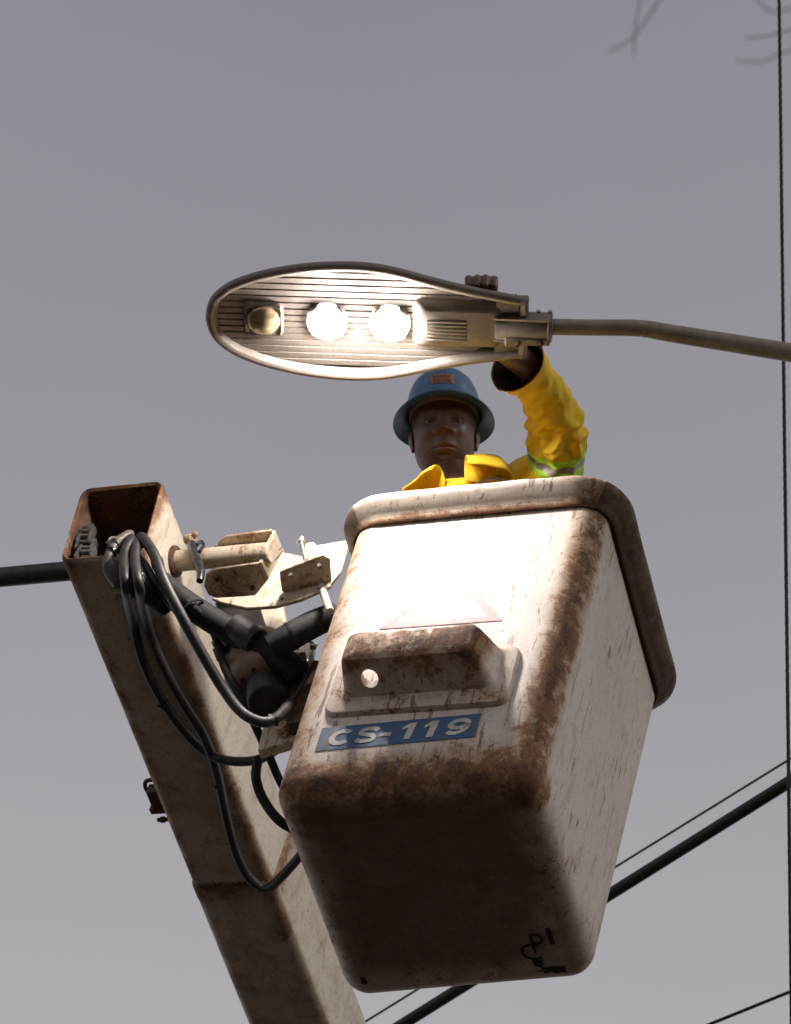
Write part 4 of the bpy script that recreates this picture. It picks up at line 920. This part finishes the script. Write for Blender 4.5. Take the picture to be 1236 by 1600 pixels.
cl.loft(rr, False); co = cl.build('collar', 'jacket', jacket, 80); sm = co.modifiers.new('thick', 'SOLIDIFY'); sm.thickness = .004; sm.offset = 0
# chest flap, braces of reflective tape and a harness strap just above the lip
def shoulder_band(pts, w_, th, name, mat):
    q = MB(); P = smooth_path([Vector(p) for p in pts], 6); rr = []
    for i, p in enumerate(P):
        tg = (P[min(i + 1, len(P) - 1)] - P[max(i - 1, 0)]).normalized(); sd_ = tg.cross(Vector((0, -.6, .8))).normalized(); nn_ = sd_.cross(tg)
        rr.append([p - sd_ * w_, p - sd_ * w_ + nn_ * th, p + sd_ * w_ + nn_ * th, p + sd_ * w_])
    q.loft(rr, True, True, True); return q.build(name, mat, jacket, 60)
for dx_, mt_ in ((-.016, 'lime'), (0, 'silver'), (.016, 'lime')):
    shoulder_band([neck + Vector((-.035 + dx_ * .6, -.150, -.15)), neck + Vector((-.015 + dx_ * .6, -.140, -.085)), neck + Vector((.0 + dx_ * .6, -.128, -.062))], .005, .004, 'reflective_stripe', mt_)
    shoulder_band([neck + Vector((.125, -.125 + dx_, -.12)), neck + Vector((.135, -.105 + dx_, -.075)), neck + Vector((.135, -.05 + dx_, -.05))], .0085, .004, 'reflective_stripe', mt_)
shoulder_band([neck + Vector((.045, -.150, -.085)), neck + Vector((.085, -.146, -.062)), neck + Vector((.125, -.125, -.050)), neck + Vector((.15, -.09, -.05))], .010, .006, 'harness_strap', 'rust')
# trousers and boots, hidden inside the bucket
tr_ = MB()
for s in (-1, 1):
    hip = pelvis + Vector((s * .085, 0, .05)); kn = FEET + Vector((s * .10, -.03, .48)); an = FEET + Vector((s * .11, .0, .10)); tr_.tube([hip, hip.lerp(kn, .5), kn, an], [.115, .10, .085, .075], 20, True, 5)
tr_.build('trousers', 'trouser', person, 70)
for s in (-1, 1):
    q = MB(); c_ = FEET + Vector((s * .11, -.05, .0)); q.loft([[c_ + Vector((x * k_, y * k_ * (1 if z < .06 else .6) + (0 if z < .06 else .05), z)) for x, y, _, _ in rrect(-.05, .05, -.13, .13, .045, 6, 4)] for k_, z in ((.92, 0.0), (1, .012), (1, .05), (.85, .09), (.85, .17))], True, True, True); q.build('boot', 'boot', person, 50)

# ------------------------------------------------------------------ palm overhanging the camera, mostly out of the picture
palm = thing('palm_tree', 'palm tree whose thin drooping leaf tips hang blurred into the top corner', 'tree', (1.9, 1.5, 0))
CR = Vector((1.9, 1.5, 4.6))
q = MB(); rr = []
for i in range(60):
    z = 4.5 * i / 59; r_ = .13 - .035 * i / 59 + (.012 if i % 2 else 0); rr.append([(1.9 + .05 * math.sin(z) + r_ * math.cos(a), 1.5 + r_ * math.sin(a), z) for a in [2 * math.pi * j / 18 for j in range(18)]])
q.loft(rr, True, True, True); q.build('trunk', 'palm_bark', palm, 60)
def blade(name, pts, w_):
    P = smooth_path([Vector(p) for p in pts], 6); q = MB(); rr = []
    for i, p in enumerate(P):
        t = i / (len(P) - 1); k_ = w_ * .3 * (1 - t) ** .6 + .0004; tg = (P[min(i + 1, len(P) - 1)] - P[max(i - 1, 0)]).normalized()
        sd_ = tg.cross(Vector((.3, .75, .6))).normalized(); nn_ = sd_.cross(tg); rr.append([p - sd_ * k_, p + nn_ * k_ * .4, p + sd_ * k_, p - nn_ * k_ * .2])
    q.loft(rr, True, True, True); return q.build(name, 'palm_leaf', palm, 60)
tips = [([(0.2443, 1.1907, 3.7287), (0.2235, 1.2149, 3.7077), (0.2106, 1.2303, 3.6943), (0.1970, 1.2493, 3.6911), (0.1779, 1.2627, 3.6926)], .0016),
        ([(0.2229, 1.2710, 3.8577), (0.2173, 1.2968, 3.8353), (0.2133, 1.3139, 3.8203), (0.2116, 1.3345, 3.8024)], .0009),
        ([(0.4373, 1.4107, 4.0012), (0.4066, 1.4172, 3.9956), (0.3796, 1.4218, 3.9916), (0.3605, 1.4260, 3.9879), (0.3360, 1.4283, 3.9859)], .0019),
        ([(0.3806, 1.2432, 3.6831), (0.3486, 1.2480, 3.6789), (0.3245, 1.2520, 3.6754), (0.3058, 1.2577, 3.6705), (0.2844, 1.2573, 3.6708)], .0016),
        ([(0.3725, 1.2049, 3.6501), (0.3359, 1.1970, 3.6570), (0.3176, 1.1993, 3.6550), (0.3056, 1.2001, 3.6543), (0.2930, 1.1899, 3.6632)], .0013)]
fa = Vector((0.4789, 1.2410, 3.8838)); fb = Vector((0.2854, 1.2077, 3.8464))
q = MB(); q.tube([CR, CR.lerp(fa, .5) + Vector((0, 0, .25)), fa, fb], [.022, .016, .010, .004], 10, True, 8); rach = q.build('frond_stem', 'palm_leaf', palm, 60)
for pts, w_ in tips:
    p0_ = Vector(pts[0]); a_ = fb.lerp(fa, max(0, min(1, (p0_ - fb).dot(fa - fb) / (fa - fb).length_squared)))
    blade('leaflet', [a_] + pts, w_)
for k_ in range(9):
    az = R(-60 + 20 * k_ - 20); d_ = Vector((math.cos(az), -abs(math.sin(az)) if k_ < 5 else math.sin(az) * .4, 0)).normalized(); 
    if d_.x < .1: d_.x = .3
    P = [CR, CR + d_ * .5 + Vector((0, 0, .35)), CR + d_ * 1.1 + Vector((0, 0, .3)), CR + d_ * 1.7 + Vector((0, 0, -.15))]
    q = MB(); q.tube(P, [.02, .014, .008, .003], 8, True, 6); q.build('frond_stem', 'palm_leaf', palm, 60)
    lf = MB(); SP = smooth_path(P, 10); sd_ = d_.cross(Vector((0, 0, 1)))
    for i in range(4, len(SP) - 1):
        for s in (-1, 1):
            o_ = SP[i]; e_ = o_ + sd_ * s * .32 + d_ * .16 + Vector((0, 0, -.16)); m_ = o_ + sd_ * s * .2 + d_ * .08 + Vector((0, 0, -.03))
            n0 = len(lf.v); lf.addv([o_ + d_ * .008, o_ - d_ * .008, m_ - d_ * .01, m_ + d_ * .01, e_]); lf.f += [(n0, n0 + 1, n0 + 2, n0 + 3), (n0 + 3, n0 + 2, n0 + 4)]
    lo_ = lf.build('leaflets', 'palm_leaf', palm, None); lo_['kind'] = 'stuff'
